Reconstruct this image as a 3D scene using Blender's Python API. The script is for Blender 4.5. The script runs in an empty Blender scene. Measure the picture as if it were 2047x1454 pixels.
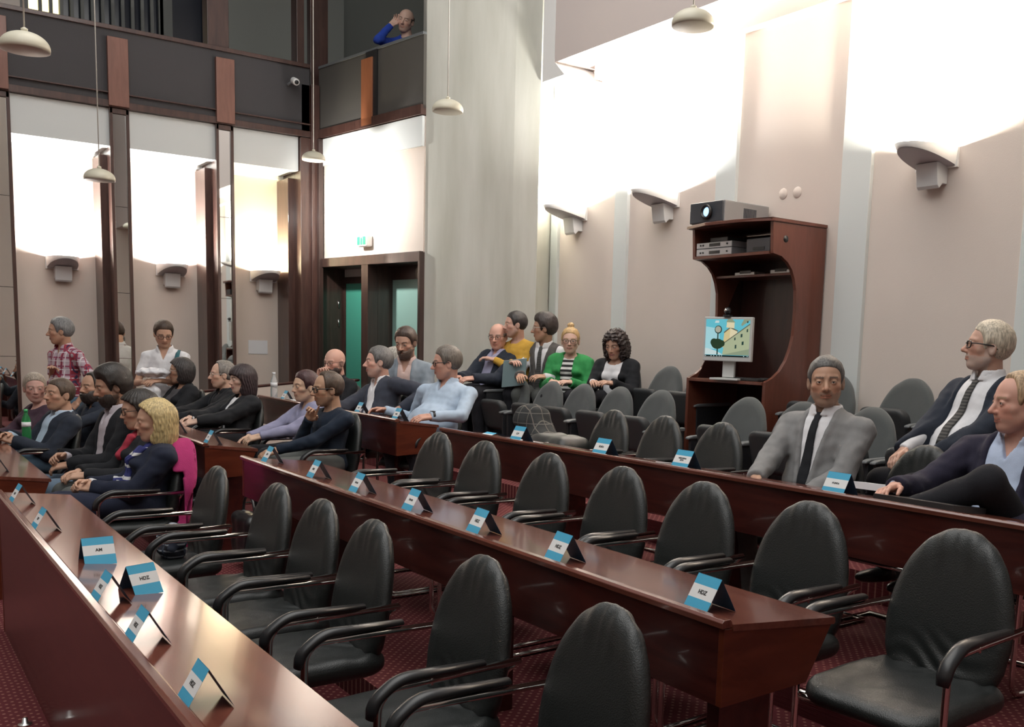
import bpy, bmesh, math, random
import numpy as np
from mathutils import Vector, Matrix
random.seed(7)
SC = bpy.context.scene
COL = SC.collection
PI = math.pi
H = 1.58   # eye height of the camera above the lowest floor

# ------------------------------------------------------------------ camera, world, exposure
cam_d = bpy.data.cameras.new('camera'); cam = bpy.data.objects.new('camera', cam_d); COL.objects.link(cam)
SC.camera = cam
Xd = Vector((0.80875753, 0.04898468, -0.58609877)); Yd = Vector((-0.58730815, 0.12031634, -0.80037061)); Zd = Vector((0.03131136, 0.99152634, 0.12607585))
cam.matrix_world = Matrix.Translation((0, 0, H)) @ Matrix((Xd, Yd, Zd)).to_4x4()
FPX, PPX, PPY = 1977.6, 1171.14, 947.28
cam_d.sensor_fit = 'HORIZONTAL'; cam_d.sensor_width = 36.0
cam_d.lens = FPX / 2047 * 36.0
cam_d.shift_x = -(PPX - 1023.5) / 2047
cam_d.shift_y = (PPY - 727.0) / 2047
cam_d.clip_start = 0.05; cam_d.clip_end = 100
SC.view_settings.view_transform = 'Standard'; SC.view_settings.look = 'None'
SC.view_settings.gamma = 1.0; SC.view_settings.use_curve_mapping = False
SC.view_settings.exposure = 0.0
W = bpy.data.worlds.new('world'); SC.world = W; W.use_nodes = True
W.node_tree.nodes['Background'].inputs[0].default_value = (0.93, 0.97, 1.0, 1)
W.node_tree.nodes['Background'].inputs[1].default_value = 0.42

def area(name, loc, target, size, power, col=(1, 1, 1), size_y=None):
    l = bpy.data.lights.new(name, 'AREA'); l.energy = power; l.color = col; l.size = size
    if size_y: l.shape = 'RECTANGLE'; l.size_y = size_y
    o = bpy.data.objects.new(name, l); COL.objects.link(o); o.location = loc
    o.rotation_euler = (Vector(target) - Vector(loc)).to_track_quat('-Z', 'Y').to_euler()
    return o
area('hall_fill_light', (1.5, 4.5, 7.2), (2.2, 5.5, 0), 5.0, 320, (1.0, 0.97, 0.93), 7.0)  # soft room fill from above, for ceiling lamps assumed out of view
area('hall_fill_light', (-1.5, 1.0, 6.5), (3.5, 6.0, 1.0), 4.0, 80, (1.0, 0.98, 0.95), 4.0)  # second added fill, aimed across the hall from the left, no fitting seen

# ------------------------------------------------------------------ helpers
def tag(o, label=None, cat=None, group=None, kind=None):
    if label: o['label'] = label
    if cat: o['category'] = cat
    if group: o['group'] = group
    if kind: o['kind'] = kind
    return o
def empty(name, loc=(0, 0, 0), rz=0.0, label=None, cat=None, group=None):
    o = bpy.data.objects.new(name, None); COL.objects.link(o); o.location = loc; o.rotation_euler = (0, 0, rz)
    o.empty_display_size = 0.1
    return tag(o, label, cat, group)
def nobj(name, me, parent=None, mats=()):
    o = bpy.data.objects.new(name, me); COL.objects.link(o)
    for m in mats: me.materials.append(m)
    if parent is not None: o.parent = parent
    return o
def copy_tree(o, parent=None):
    c = o.copy(); COL.objects.link(c)
    if parent is not None: c.parent = parent
    for ch in [x for x in TREE.get(o.name, [])]:
        k = copy_tree(ch, c); TREE.setdefault(c.name, []).append(k)
    return c
TREE = {}
def reg(parent, *ch):
    for c in ch: TREE.setdefault(parent.name, []).append(c)

class MB:
    """collects shapes, builds one mesh object"""
    def __init__(s): s.v = []; s.f = []; s.m = []; s.smooth = []
    def add(s, vs, fs, mi=0, sm=False):
        b = len(s.v); s.v += [tuple(v) for v in vs]; s.f += [tuple(b + i for i in f) for f in fs]
        s.m += [mi] * len(fs); s.smooth += [sm] * len(fs); return s
    def box(s, c, d, mi=0, R=None):
        cx, cy, cz = c; dx, dy, dz = d[0] / 2, d[1] / 2, d[2] / 2
        vs = [Vector((x * dx, y * dy, z * dz)) for x in (-1, 1) for y in (-1, 1) for z in (-1, 1)]
        if R is not None: vs = [R @ v for v in vs]
        vs = [v + Vector(c) for v in vs]
        return s.add(vs, [(0, 1, 3, 2), (4, 6, 7, 5), (0, 4, 5, 1), (2, 3, 7, 6), (0, 2, 6, 4), (1, 5, 7, 3)], mi)
    def bb(s, x0, x1, y0, y1, z0, z1, mi=0):
        return s.box(((x0 + x1) / 2, (y0 + y1) / 2, (z0 + z1) / 2), (abs(x1 - x0), abs(y1 - y0), abs(z1 - z0)), mi)
    def prism(s, poly, a0, a1, axis='y', mi=0):
        """poly: 2-D outline; axis y: (x,z) outline swept along y; x: (y,z); z: (x,y)"""
        n = len(poly)
        def P(p, a): return (p[0], a, p[1]) if axis == 'y' else ((a, p[0], p[1]) if axis == 'x' else (p[0], p[1], a))
        vs = [P(p, a0) for p in poly] + [P(p, a1) for p in poly]
        return s.add(vs, [tuple(range(n))[::-1], tuple(range(n, 2 * n))] + [(i, (i + 1) % n, n + (i + 1) % n, n + i) for i in range(n)], mi)
    def tube(s, pts, r, n=10, mi=0, closed=False, cap=True):
        pts = [Vector(p) for p in pts]; rings = []; up = None
        N = len(pts)
        for i, p in enumerate(pts):
            if closed: t = pts[(i + 1) % N] - pts[i - 1]
            else: t = pts[min(i + 1, N - 1)] - pts[max(i - 1, 0)]
            t.normalize()
            if up is None:
                up = Vector((0, 0, 1)) if abs(t.z) < .9 else Vector((1, 0, 0))
            u = (up - t * up.dot(t)).normalized(); up = u; w = t.cross(u)
            rr = r[i] if isinstance(r, (list, tuple)) else r
            ra, rb = rr if isinstance(rr, tuple) else (rr, rr)
            rings.append([p + u * (math.cos(2 * PI * k / n) * ra) + w * (math.sin(2 * PI * k / n) * rb) for k in range(n)])
        vs = [v for rg in rings for v in rg]; fs = []
        for i in range(N if closed else N - 1):
            for k in range(n):
                a = i * n + k; b = i * n + (k + 1) % n; j = (i + 1) % N
                fs.append((a, b, j * n + (k + 1) % n, j * n + k))
        if not closed and cap: fs += [tuple(range(n))[::-1], tuple(range((N - 1) * n, N * n))]
        return s.add(vs, fs, mi, True)
    def lathe(s, prof, c=(0, 0, 0), n=24, mi=0, R=None):
        vs = []; fs = []; c = Vector(c)
        for (r, z) in prof:
            for k in range(n):
                v = Vector((r * math.cos(2 * PI * k / n), r * math.sin(2 * PI * k / n), z))
                vs.append((R @ v if R is not None else v) + c)
        for i in range(len(prof) - 1):
            for k in range(n):
                fs.append((i * n + k, i * n + (k + 1) % n, (i + 1) * n + (k + 1) % n, (i + 1) * n + k))
        if prof[0][0] > 1e-4: fs.append(tuple(range(n))[::-1])
        if prof[-1][0] > 1e-4: fs.append(tuple(range((len(prof) - 1) * n, len(prof) * n)))
        return s.add(vs, fs, mi, True)
    def build(s, name, mats, parent=None, bevel=0.0, smooth=None):
        me = bpy.data.meshes.new(name); me.from_pydata(s.v, [], s.f)
        mats = mats if isinstance(mats, (list, tuple)) else [mats]
        me.polygons.foreach_set('material_index', s.m)
        me.polygons.foreach_set('use_smooth', [bool(x) if smooth is None else smooth for x in s.smooth])
        bm = bmesh.new(); bm.from_mesh(me); bmesh.ops.remove_doubles(bm, verts=bm.verts, dist=1e-5)
        bmesh.ops.recalc_face_normals(bm, faces=bm.faces); bm.to_mesh(me); bm.free(); me.update()
        o = nobj(name, me, parent, mats)
        if bevel:
            b = o.modifiers.new('bevel', 'BEVEL'); b.width = bevel; b.segments = 2; b.limit_method = 'ANGLE'; b.angle_limit = math.radians(40)
            b.harden_normals = False
        if parent is not None: reg(parent, o)
        return o

def fillet(pts, r, n=6):
    """round the corners of a poly-line"""
    pts = [Vector(p) for p in pts]; out = [pts[0]]
    for i in range(1, len(pts) - 1):
        a, b, c = pts[i - 1], pts[i], pts[i + 1]
        u = (a - b); w = (c - b); rr = min(r, u.length * .49, w.length * .49)
        p0 = b + u.normalized() * rr; p1 = b + w.normalized() * rr
        for k in range(n + 1):
            t = k / n; out.append(p0 * (1 - t) ** 2 + b * (2 * t * (1 - t)) + p1 * t * t)
    out.append(pts[-1]); return out

# ------------------------------------------------------------------ materials
def newmat(name):
    m = bpy.data.materials.new(name); m.use_nodes = True
    return m, m.node_tree, m.node_tree.nodes['Principled BSDF']
def mat(name, col, rough=.5, metal=0.0, bump=0.0, bscale=200, spec=None, emit=None, estr=0, coat=0, var=0.0, vscale=3.0, sheen=0, stretch=(1, 1, 1)):
    m, nt, b = newmat(name)
    b.inputs['Base Color'].default_value = (*col, 1); b.inputs['Roughness'].default_value = rough; b.inputs['Metallic'].default_value = metal
    if spec is not None: b.inputs['Specular IOR Level'].default_value = spec
    if emit: b.inputs['Emission Color'].default_value = (*emit, 1); b.inputs['Emission Strength'].default_value = estr
    if coat: b.inputs['Coat Weight'].default_value = coat; b.inputs['Coat Roughness'].default_value = .08
    if sheen: b.inputs['Sheen Weight'].default_value = sheen
    if bump or var:
        tc = nt.nodes.new('ShaderNodeTexCoord'); mp = nt.nodes.new('ShaderNodeMapping'); mp.inputs['Scale'].default_value = stretch
        nt.links.new(tc.outputs['Object'], mp.inputs[0])
    if bump:
        n = nt.nodes.new('ShaderNodeTexNoise'); n.inputs['Scale'].default_value = bscale; n.inputs['Detail'].default_value = 3
        bp = nt.nodes.new('ShaderNodeBump'); bp.inputs['Strength'].default_value = bump; bp.inputs['Distance'].default_value = .004
        nt.links.new(mp.outputs[0], n.inputs['Vector']); nt.links.new(n.outputs['Fac'], bp.inputs['Height']); nt.links.new(bp.outputs[0], b.inputs['Normal'])
    if var:
        n2 = nt.nodes.new('ShaderNodeTexNoise'); n2.inputs['Scale'].default_value = vscale; n2.inputs['Detail'].default_value = 5
        nt.links.new(mp.outputs[0], n2.inputs['Vector'])
        rp = nt.nodes.new('ShaderNodeValToRGB'); rp.color_ramp.elements[0].position = .3; rp.color_ramp.elements[1].position = .7
        rp.color_ramp.elements[0].color = (*[c * (1 - var) for c in col], 1); rp.color_ramp.elements[1].color = (*[min(1, c * (1 + var)) for c in col], 1)
        nt.links.new(n2.outputs['Fac'], rp.inputs[0]); nt.links.new(rp.outputs[0], b.inputs['Base Color'])
    return m
M = {}
def wood(name, c0, c1, rough=.22, stretch=(9, 1, 9), scale=2.2):
    m, nt, b = newmat(name); N = nt.nodes; L = nt.links
    tc = N.new('ShaderNodeTexCoord'); mp = N.new('ShaderNodeMapping'); mp.inputs['Scale'].default_value = stretch
    n = N.new('ShaderNodeTexNoise'); n.inputs['Scale'].default_value = scale; n.inputs['Detail'].default_value = 8; n.inputs['Roughness'].default_value = .62; n.inputs['Distortion'].default_value = .6
    L.new(tc.outputs['Object'], mp.inputs[0]); L.new(mp.outputs[0], n.inputs['Vector'])
    r = N.new('ShaderNodeValToRGB'); r.color_ramp.elements[0].position = .33; r.color_ramp.elements[1].position = .7
    r.color_ramp.elements[0].color = (*c0, 1); r.color_ramp.elements[1].color = (*c1, 1)
    L.new(n.outputs['Fac'], r.inputs[0]); L.new(r.outputs[0], b.inputs['Base Color'])
    b.inputs['Roughness'].default_value = rough; b.inputs['Coat Weight'].default_value = .35; b.inputs['Coat Roughness'].default_value = .07
    return m
M['wood'] = wood('mahogany_panel', (.034, .0065, .0055), (.072, .015, .011), .28)
M['woodtop'] = wood('mahogany_worktop', (.105, .030, .020), (.185, .062, .041), .16)
M['woodend'] = wood('mahogany_end', (.078, .014, .0055), (.130, .027, .011), .32, (2, 9, 9))
M['cabwood'] = wood('cabinet_wood', (.105, .031, .018), (.150, .046, .028), .38, (6, 6, 1))
M['frame'] = wood('dark_brown_frame', (.045, .020, .016), (.085, .040, .030), .35, (8, 8, 1))
M['board'] = wood('reddish_board', (.17, .072, .050), (.23, .10, .07), .5, (8, 8, 1))
M['board2'] = wood('orange_board', (.26, .088, .035), (.34, .12, .05), .5, (8, 8, 1))
M['doorwood'] = wood('door_wood', (.030, .017, .014), (.060, .032, .026), .35, (8, 8, 1))
M['plaster'] = mat('pink_plaster', (.665, .59, .535), .75, bump=.15, bscale=120, var=.03, vscale=1.2)
M['plaster_l'] = mat('beige_plaster', (.67, .585, .515), .75, bump=.15, bscale=120, var=.03, vscale=1.2)
M['pil'] = mat('pale_blue_pilaster', (.66, .70, .69), .6, bump=.08, bscale=90)
M['white'] = mat('white_paint', (.80, .80, .78), .5, bump=.05, bscale=80)
M['bandwhite'] = mat('grey_white_band', (.66, .69, .68), .6)
M['soff'] = mat('pink_soffit_paint', (.60, .53, .50), .7)
M['parapet'] = mat('charcoal_fabric_panel', (.060, .057, .060), .85, bump=.3, bscale=300)
M['parapet2'] = mat('olive_charcoal_panel', (.068, .063, .055), .85, bump=.3, bscale=300)
M['galw'] = mat('gallery_wall_grey', (.36, .37, .335), .8)
M['galdark'] = mat('gallery_dark', (.05, .05, .05), .8)
M['mirror'] = mat('mirror_glass', (.86, .88, .86), .015, 1.0)
M['glass_g'] = mat('green_frosted_glass', (.06, .30, .22), .35)
M['glass_l'] = mat('pale_teal_frosted_glass', (.28, .46, .41), .4)
M['chrome'] = mat('chrome', (.78, .78, .76), .12, 1.0)
M['black'] = mat('black_plastic', (.018, .018, .019), .33)
M['leather'] = mat('black_leather', (.015, .0175, .017), .40, bump=.35, bscale=260, spec=.55)
M['gfab'] = mat('grey_green_fabric', (.075, .083, .083), .9, bump=.5, bscale=420, sheen=.3)
M['dfab'] = mat('dark_seat_shell', (.030, .033, .035), .6, bump=.2, bscale=300)
M['armgrey'] = mat('grey_arm_rest', (.12, .13, .135), .45)
M['panelblack'] = mat('black_side_panel', (.012, .013, .016), .6)
M['lamp'] = mat('cream_enamel', (.56, .53, .42), .4)
M['lampin'] = mat('grey_lamp_inside', (.13, .125, .15), .5)
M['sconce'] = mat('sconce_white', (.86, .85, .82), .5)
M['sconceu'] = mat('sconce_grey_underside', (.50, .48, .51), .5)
M['blue'] = mat('card_blue', (.055, .36, .56), .6); M['cardw'] = mat('card_white', (.72, .73, .72), .6)
M['navyback'] = mat('card_inside_navy', (.015, .055, .11), .6)
M['ink'] = mat('black_ink', (.03, .03, .03), .7)
M['paper'] = mat('paper', (.75, .76, .78), .7)
M['cable'] = mat('lamp_cable', (.55, .53, .48), .5)

# concrete for the column
m, nt, b = newmat('raw_concrete'); N = nt.nodes; L = nt.links
tc = N.new('ShaderNodeTexCoord'); mp = N.new('ShaderNodeMapping'); mp.inputs['Scale'].default_value = (3.2, 3.2, .5)
n = N.new('ShaderNodeTexNoise'); n.inputs['Scale'].default_value = 1.1; n.inputs['Detail'].default_value = 7; n.inputs['Roughness'].default_value = .55
L.new(tc.outputs['Object'], mp.inputs[0]); L.new(mp.outputs[0], n.inputs['Vector'])
r = N.new('ShaderNodeValToRGB'); r.color_ramp.elements[0].position = .3; r.color_ramp.elements[0].color = (.475, .475, .41, 1)
r.color_ramp.elements[1].position = .66; r.color_ramp.elements[1].color = (.60, .60, .54, 1)
L.new(n.outputs['Fac'], r.inputs[0]); L.new(r.outputs[0], b.inputs['Base Color']); b.inputs['Roughness'].default_value = .85
n2 = N.new('ShaderNodeTexNoise'); n2.inputs['Scale'].default_value = 60; bp = N.new('ShaderNodeBump'); bp.inputs['Strength'].default_value = .2; bp.inputs['Distance'].default_value = .003
L.new(n2.outputs['Fac'], bp.inputs['Height']); L.new(bp.outputs[0], b.inputs['Normal']); M['conc'] = m
# carpet: dark red with a grid of small woven flecks
m, nt, b = newmat('red_flecked_carpet'); N = nt.nodes; L = nt.links
tc = N.new('ShaderNodeTexCoord'); mp = N.new('ShaderNodeMapping'); mp.inputs['Scale'].default_value = (30, 30, 30); mp.inputs['Rotation'].default_value = (0, 0, .78)
v = N.new('ShaderNodeTexVoronoi'); v.inputs['Scale'].default_value = 1.0; v.inputs['Randomness'].default_value = .10; v.voronoi_dimensions = '2D'
L.new(tc.outputs['Object'], mp.inputs[0]); L.new(mp.outputs[0], v.inputs['Vector'])
r = N.new('ShaderNodeValToRGB'); r.color_ramp.elements[0].position = .13; r.color_ramp.elements[0].color = (.30, .13, .10, 1)
r.color_ramp.elements[1].position = .24; r.color_ramp.elements[1].color = (.105, .011, .015, 1)
L.new(v.outputs['Distance'], r.inputs[0])
L.new(r.outputs[0], b.inputs['Base Color']); b.inputs['Roughness'].default_value = .95
n2 = N.new('ShaderNodeTexNoise'); n2.inputs['Scale'].default_value = 220; bp = N.new('ShaderNodeBump'); bp.inputs['Strength'].default_value = .5; bp.inputs['Distance'].default_value = .004
L.new(n2.outputs['Fac'], bp.inputs['Height']); L.new(bp.outputs[0], b.inputs['Normal']); M['carpet'] = m
# ------------------------------------------------------------------ the room
def struct(name, mb, m, bevel=0): return tag(mb.build(name, m, None, bevel), kind='structure')
XW = 6.05; YL = 12.0; YR = 12.62
# floor: a raked carpet floor, rising towards the right wall
TIERS = [(-7.0, 1.70, 0.0), (1.70, 3.02, .12), (3.02, 4.42, .24), (4.42, 5.08, .40), (5.08, 6.25, .576)]
mb = MB()
poly = [(-7.0, -.3)]
for x0, x1, z in TIERS: poly += [(x0, z), (x1, z)]
poly += [(6.25, -.3)]
mb.prism(poly, -5.0, 13.2, 'y'); struct('floor', mb, M['carpet'])
# right wall with plaster panels and slightly raised pilasters
mb = MB(); mb.bb(XW, XW + .2, -5.0, 10.6, -.3, 8.6); struct('wall_right', mb, M['plaster'])
n = 0
for y0, y1 in ((8.86, 8.99), (7.68, 7.88), (6.22, 6.46), (4.82, 5.09), (3.33, 3.60), (1.85, 2.1), (.4, .65)):
    n += 1
    mb = MB(); mb.bb(XW - .035, XW + .01, y0, y1, .57, 4.33); struct('trim_%d' % n, mb, M['pil'], .004)
# upper gallery front over the right wall, its white end and the two small coves at the wall
mb = MB(); mb.bb(5.60, XW + .15, -5.0, 8.38, 4.33, 8.4); struct('ceiling_soffit', mb, M['soff'])
bpy.data.objects['ceiling_soffit'].name = 'ceiling'
mb = MB(); mb.prism([(8.58, 4.18), (8.19, 4.18), (8.375, 4.335), (8.375, 8.4), (8.58, 8.4)], 5.595, XW + .1, 'x'); n += 1; struct('trim_%d' % n, mb, M['white'])
mb = MB(); mb.bb(XW - .10, XW + .01, -5.0, 8.19, 4.20, 4.34); n += 1; struct('trim_%d' % n, mb, M['soff'])
mb = MB(); mb.bb(-7.0, 6.25, -5.2, -5.0, -.3, 8.0); struct('wall_rear', mb, M['plaster_l'])
mb = MB(); mb.bb(-7.2, -7.0, -5.0, 12.8, -.3, 8.0); struct('wall_side', mb, M['plaster_l'])
# raw concrete column
mb = MB()
mb.prism([(4.975, 9.87), (5.455, 8.86), (5.60, 8.61), (5.78, 8.90), (6.05, 9.02), (6.05, 10.3), (5.3, 10.6)], -.2, 8.6, 'z'); 
tag(mb.build('concrete_column', M['conc']), 'raw concrete column with a streaky pale grey surface beside the door', 'column')
# wall panels behind the left pilasters
mb = MB(); mb.bb(-7.0, 4.62, YR, YR + .2, -.3, 4.02); struct('wall_left', mb, M['plaster_l'])
mb = MB(); mb.bb(-7.0, 4.37, 12.035, YR + .05, 3.59, 3.985); n += 1; struct('trim_%d' % n, mb, M['bandwhite'])
mb = MB(); mb.bb(-7.0, 4.52, YR - .03, YR + .02, 3.545, 3.60); n += 1; struct('trim_%d' % n, mb, M['white'])
# pilasters: brown timber boxes with a mirror strip on the face
def pilaster(x0, x1, label):
    t = empty('mirror_pilaster', ((x0 + x1) / 2, YL, 0), 0, label, 'pilaster', 'mirror pilasters on the left wall')
    c = (x0 + x1) / 2; w = x1 - x0
    mb = MB(); mb.bb(-w / 2, w / 2, .03, .60, 0, 3.98); mb.build('timber_box', M['frame'], t)
    mb = MB()
    mb.bb(-w / 2 - .004, -w / 2 + .028, -.01, .035, 0, 3.985); mb.bb(w / 2 - .030, w / 2 + .004, -.01, .035, 0, 3.985); mb.bb(-w / 2, w / 2, -.01, .035, 3.93, 3.985)
    mb.build('mirror_frame', M['frame'], t, .003)
    mb = MB()
    for z0, z1 in ((0.02, 1.30), (1.305, 2.02), (2.025, 2.95), (2.955, 3.928)):
        mb.bb(-w / 2 + .028, w / 2 - .030, .012, .028, z0, z1)
    mb.build('mirror_strip', M['mirror'], t)
    mb = MB(); mb.bb(-w / 2 - .075, -w / 2 + .01, .22, .63, 0, 3.52); mb.build('side_casing', M['frame'], t, .004)
    return t
pilaster(1.13, 1.345, 'brown pilaster with mirror strip at the left edge, left of the man in plaid')
pilaster(2.285, 2.475, 'brown pilaster with mirror strip between the man in plaid and the man in white polo')
pilaster(3.40, 3.59, 'brown pilaster with mirror strip to the right of the man in white polo')
# corner post
mb = MB(); mb.bb(4.38, 4.505, 11.98, 12.60, 0, 3.98); mb.bb(4.50, 4.600, 11.93, 11.99, 0, 4.60); mb.bb(4.30, 4.40, 12.2, 12.60, 0, 3.52); mb.bb(4.40, 4.60, 12.0, 12.1, 3.9, 4.60)
tag(mb.build('corner_post', M['frame'], None, .004), 'dark brown timber post in the corner left of the door', 'post')
mb = MB(); mb.bb(4.56, 4.615, 11.86, 11.93, 0, 3.97)
tag(mb.build('corner_batten', M['doorwood'], None, .004), 'narrow near-black batten between the corner post and the bright wall over the door', 'post')

# door wall: turned about nine degrees; local frame s (along the wall), t (out into the room)
A0 = Vector((4.62, 12.0, 0)); dv = Vector((.158, -1, 0)).normalized(); nv = Vector((-dv.y, dv.x, 0)) * -1   # nv points into the room (-x)
if nv.x > 0: nv = -nv
DW = Matrix(((dv.x, -nv.x, 0, A0.x), (dv.y, -nv.y, 0, A0.y), (0, 0, 1, 0), (0, 0, 0, 1)))   # x: along, y: away from the room
def dwall(o): o.matrix_world = DW @ o.matrix_world; return o
LW = 2.16
FZ = .30
mb = MB(); mb.bb(.03, LW, 0, .2, 2.55, 3.97); dwall(struct('wall_back', mb, M['plaster_l']))
mb = MB(); mb.bb(0.03, LW, -.03, .02, 3.66, 3.97); n += 1; dwall(struct('trim_%d' % n, mb, M['bandwhite']))
# door opening with frames, deep reveal and glass leaves
d = empty('door_1', (0, 0, 0)); tag(d, kind='structure')
mb = MB()
mb.bb(0.03, LW, -.05, .10, 2.455, 2.56); mb.bb(0, .07, -.05, .1, 0, 2.455); mb.bb(1.00, 1.14, -.04, .1, 0, 2.455); mb.bb(LW - .03, LW, -.05, .1, 0, 2.455)
mb.build('door_frame', M['doorwood'], d, .004)
mb = MB(); mb.bb(.03, .07, .1, .32, 0, 2.455); mb.bb(1.02, 1.14, .1, .32, 0, 2.455); mb.bb(0, LW + .1, .1, .5, 2.455, 2.6); mb.bb(LW, LW + .08, .1, .5, 0, 2.5)
mb.build('door_reveal', M['doorwood'], d)
mb = MB(); mb.bb(.12, 1.0, .30, .32, 0.3, 2.28); mb.build('glass_pane', M['glass_g'], d)
mb = MB(); mb.bb(.07, 1.02, .29, .33, 2.28, 2.36); mb.bb(.07, .12, .29, .33, 0.3, 2.3); mb.build('door_leaf_frame', M['doorwood'], d)
mb = MB(); mb.bb(.07, 1.02, .31, .33, 2.36, 2.455); mb.build('transom_pane', M['bandwhite'], d)
mb = MB(); mb.bb(1.14, LW, .30, .32, .3, 2.30); mb.build('glass_pane', M['glass_l'], d)
mb = MB(); mb.bb(1.14, LW, .29, .33, 2.30, 2.455); mb.build('door_leaf_frame', M['doorwood'], d)
mb = MB()
for z in (1.75, 1.98): mb.tube([(.075, .22, z), (.075, .22, z + .09)], .008)
mb.build('hinge', M['chrome'], d)
d.matrix_world = DW
# skirting rail: a low timber parapet that climbs along the back of the hall with the floor
mb = MB(); mb.add([(1.5, 11.35, 0), (4.55, 11.75, 0), (4.55, 11.75, 1.07), (1.5, 11.35, .80), (1.5, 11.43, 0), (4.55, 11.83, 0), (4.55, 11.83, 1.07), (1.5, 11.43, .80)],
    [(0, 1, 2, 3), (7, 6, 5, 4), (3, 2, 6, 7), (0, 3, 7, 4), (1, 5, 6, 2), (0, 4, 5, 1)])
lp = mb.build('parapet_panel', M['plaster_l'], None)
tag(lp, 'low beige parapet with a brown capping that rises along the back of the hall', 'parapet')
mb = MB(); mb.tube([(1.5, 11.39, .815), (4.56, 11.79, 1.085), (4.68, 11.0, 1.12)], [(.018, .05)] * 3, 8); mb.build('wooden_capping', M['wood'], lp)

# ------------------------------------------------------------------ the gallery (balcony) over the left wall and over the door
def gallery(name, length, label, door=False):
    t = empty(name, (0, 0, 0), 0, label, 'gallery')
    L0 = -7.6 if not door else 0
    return t
g = empty('gallery_parapet', (-1.2, YL, 0), 0, 'dark panelled gallery parapet running along the left wall above the mirror pilasters', 'gallery')
mb = MB(); mb.bb(-5.8, 5.70, -.0, .10, 4.06, 4.79); mb.build('fabric_panel', M['parapet'], g)
mb = MB(); mb.bb(-5.8, 5.70, -.03, .11, 3.99, 4.06); mb.bb(-5.8, 5.70, -.04, .02, 4.13, 4.145); mb.build('bottom_rail', M['frame'], g, .003)
mb = MB(); mb.bb(-5.8, 5.70, -.03, .13, 4.79, 4.835); mb.build('top_rail', M['frame'], g, .004)
for x0, x1 in ((1.08, 1.34), (2.27, 2.475), (3.395, 3.60)):
    mb = MB(); mb.bb(x0 + 1.2, x1 + 1.2, -.06, 0, 4.0, 4.71); mb.build('timber_board', M['board'], g, .004)
g.location.x = -1.2
g2 = empty('gallery_parapet', (0, 0, 0), 0, 'dark panelled gallery parapet above the door, where the man leans on his hand', 'gallery')
mb = MB(); mb.bb(0.03, LW, -.02, .06, 4.05, 4.80); mb.build('fabric_panel', M['parapet2'], g2)
mb = MB(); mb.bb(0.03, LW, -.05, .3, 3.98, 4.085); mb.build('bottom_rail', M['frame'], g2, .003)
mb = MB(); mb.bb(0.03, LW, -.03, .09, 4.795, 4.825); mb.build('top_rail', M['armgrey'], g2, .003)
mb = MB(); mb.bb(1.00, 1.22, -.05, 0, 4.0, 4.73); mb.build('timber_board', M['board2'], g2, .003)
mb = MB(); mb.bb(1.22, 1.30, -.035, 0, 4.05, 4.80); mb.bb(1.08, 1.24, -.035, 0, 4.73, 4.80); mb.build('dark_batten', M['black'], g2)
g2.matrix_world = DW
# gallery interior
mb = MB(); mb.bb(-7, 9.5, 12.1, 16.6, 3.86, 4.0); struct('floor_gallery', mb, M['galdark'])
mb = MB(); mb.bb(-7, 9.5, 15.6, 15.8, 4.0, 8.4); struct('wall_gallery', mb, M['galw'])
mb = MB(); mb.bb(8.3, 8.45, 9.4, 15.7, 3.9, 8.0); struct('wall_gallery_end', mb, M['galw'])
mb = MB(); mb.prism([(4.78, 11.95), (5.09, 9.95), (8.3, 9.95), (8.3, 12.1), (4.78, 12.1)], 3.9, 4.0, 'z'); n += 1; struct('trim_%d' % n, mb, M['galdark'])
mb = MB(); mb.bb(-7, 8.4, 12.35, 15.8, 8.3, 8.45); struct('ceiling_gallery', mb, M['galdark'])
mb = MB(); mb.bb(4.75, 8.4, 9.7, 12.4, 8.3, 8.45); n += 1; struct('trim_%d' % n, mb, M['galdark'])
# posts rising from the parapet
mb = MB(); mb.bb(3.36, 3.60, 12.14, 12.34, 4.01, 8.0)
tag(mb.build('gallery_post', M['frame'], None, .004), 'dark timber post rising from the gallery parapet above the third mirror pilaster', 'post')
mb = MB(); mb.bb(4.40, 4.49, 12.14, 12.34, 4.01, 8.0); mb.bb(4.56, 4.78, 12.12, 12.24, 4.01, 8.0)
tag(mb.build('gallery_post', M['frame'], None, .004), 'dark timber post rising from the gallery corner above the door', 'post')
# gallery room front: a glazed screen with slats standing behind the parapet
sc = empty('slatted_screen', (2.32, 14.4, 4.0), 0, 'grey screen with upright slats and dark glazing in the gallery at top left', 'screen')
mb = MB(); mb.bb(-1.9, -.55, 0, .06, 0, 3); mb.build('pink_panel', M['plaster'], sc)
mb = MB(); mb.bb(-.55, 2.4, .08, .1, 0, 3); mb.build('dark_glass', mat('dark_glazing', (.02, .023, .035), .15), sc)
mb = MB(); mb.bb(-.60, 1.22, -.02, .05, 0.0, 1.02)
mb.bb(-.55, 1.22, -.0, .06, 2.4, 3)
mb.bb(-.55, -.46, -.0, .06, 1, 3); mb.bb(1.05, 1.22, -.0, .06, 1, 3)
for k in range(13): mb.bb(-.33 + k * .118 - .02, -.33 + k * .118 + .02, 0, .05, 1.0, 3)
mb.build('slats', mat('grey_slats', (.17, .175, .165), .6), sc)
mb = MB(); mb.bb(1.62, 3.6, 0, .05, 0, 3); mb.build('grey_panel', M['galw'], sc)
mb = MB(); mb.bb(-.46, -.12, .055, .075, 1.46, 1.85); mb.build('lit_window', mat('lit_window', (.9, .8, .4), .5, emit=(1.0, .86, .40), estr=2.6), sc)
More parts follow.
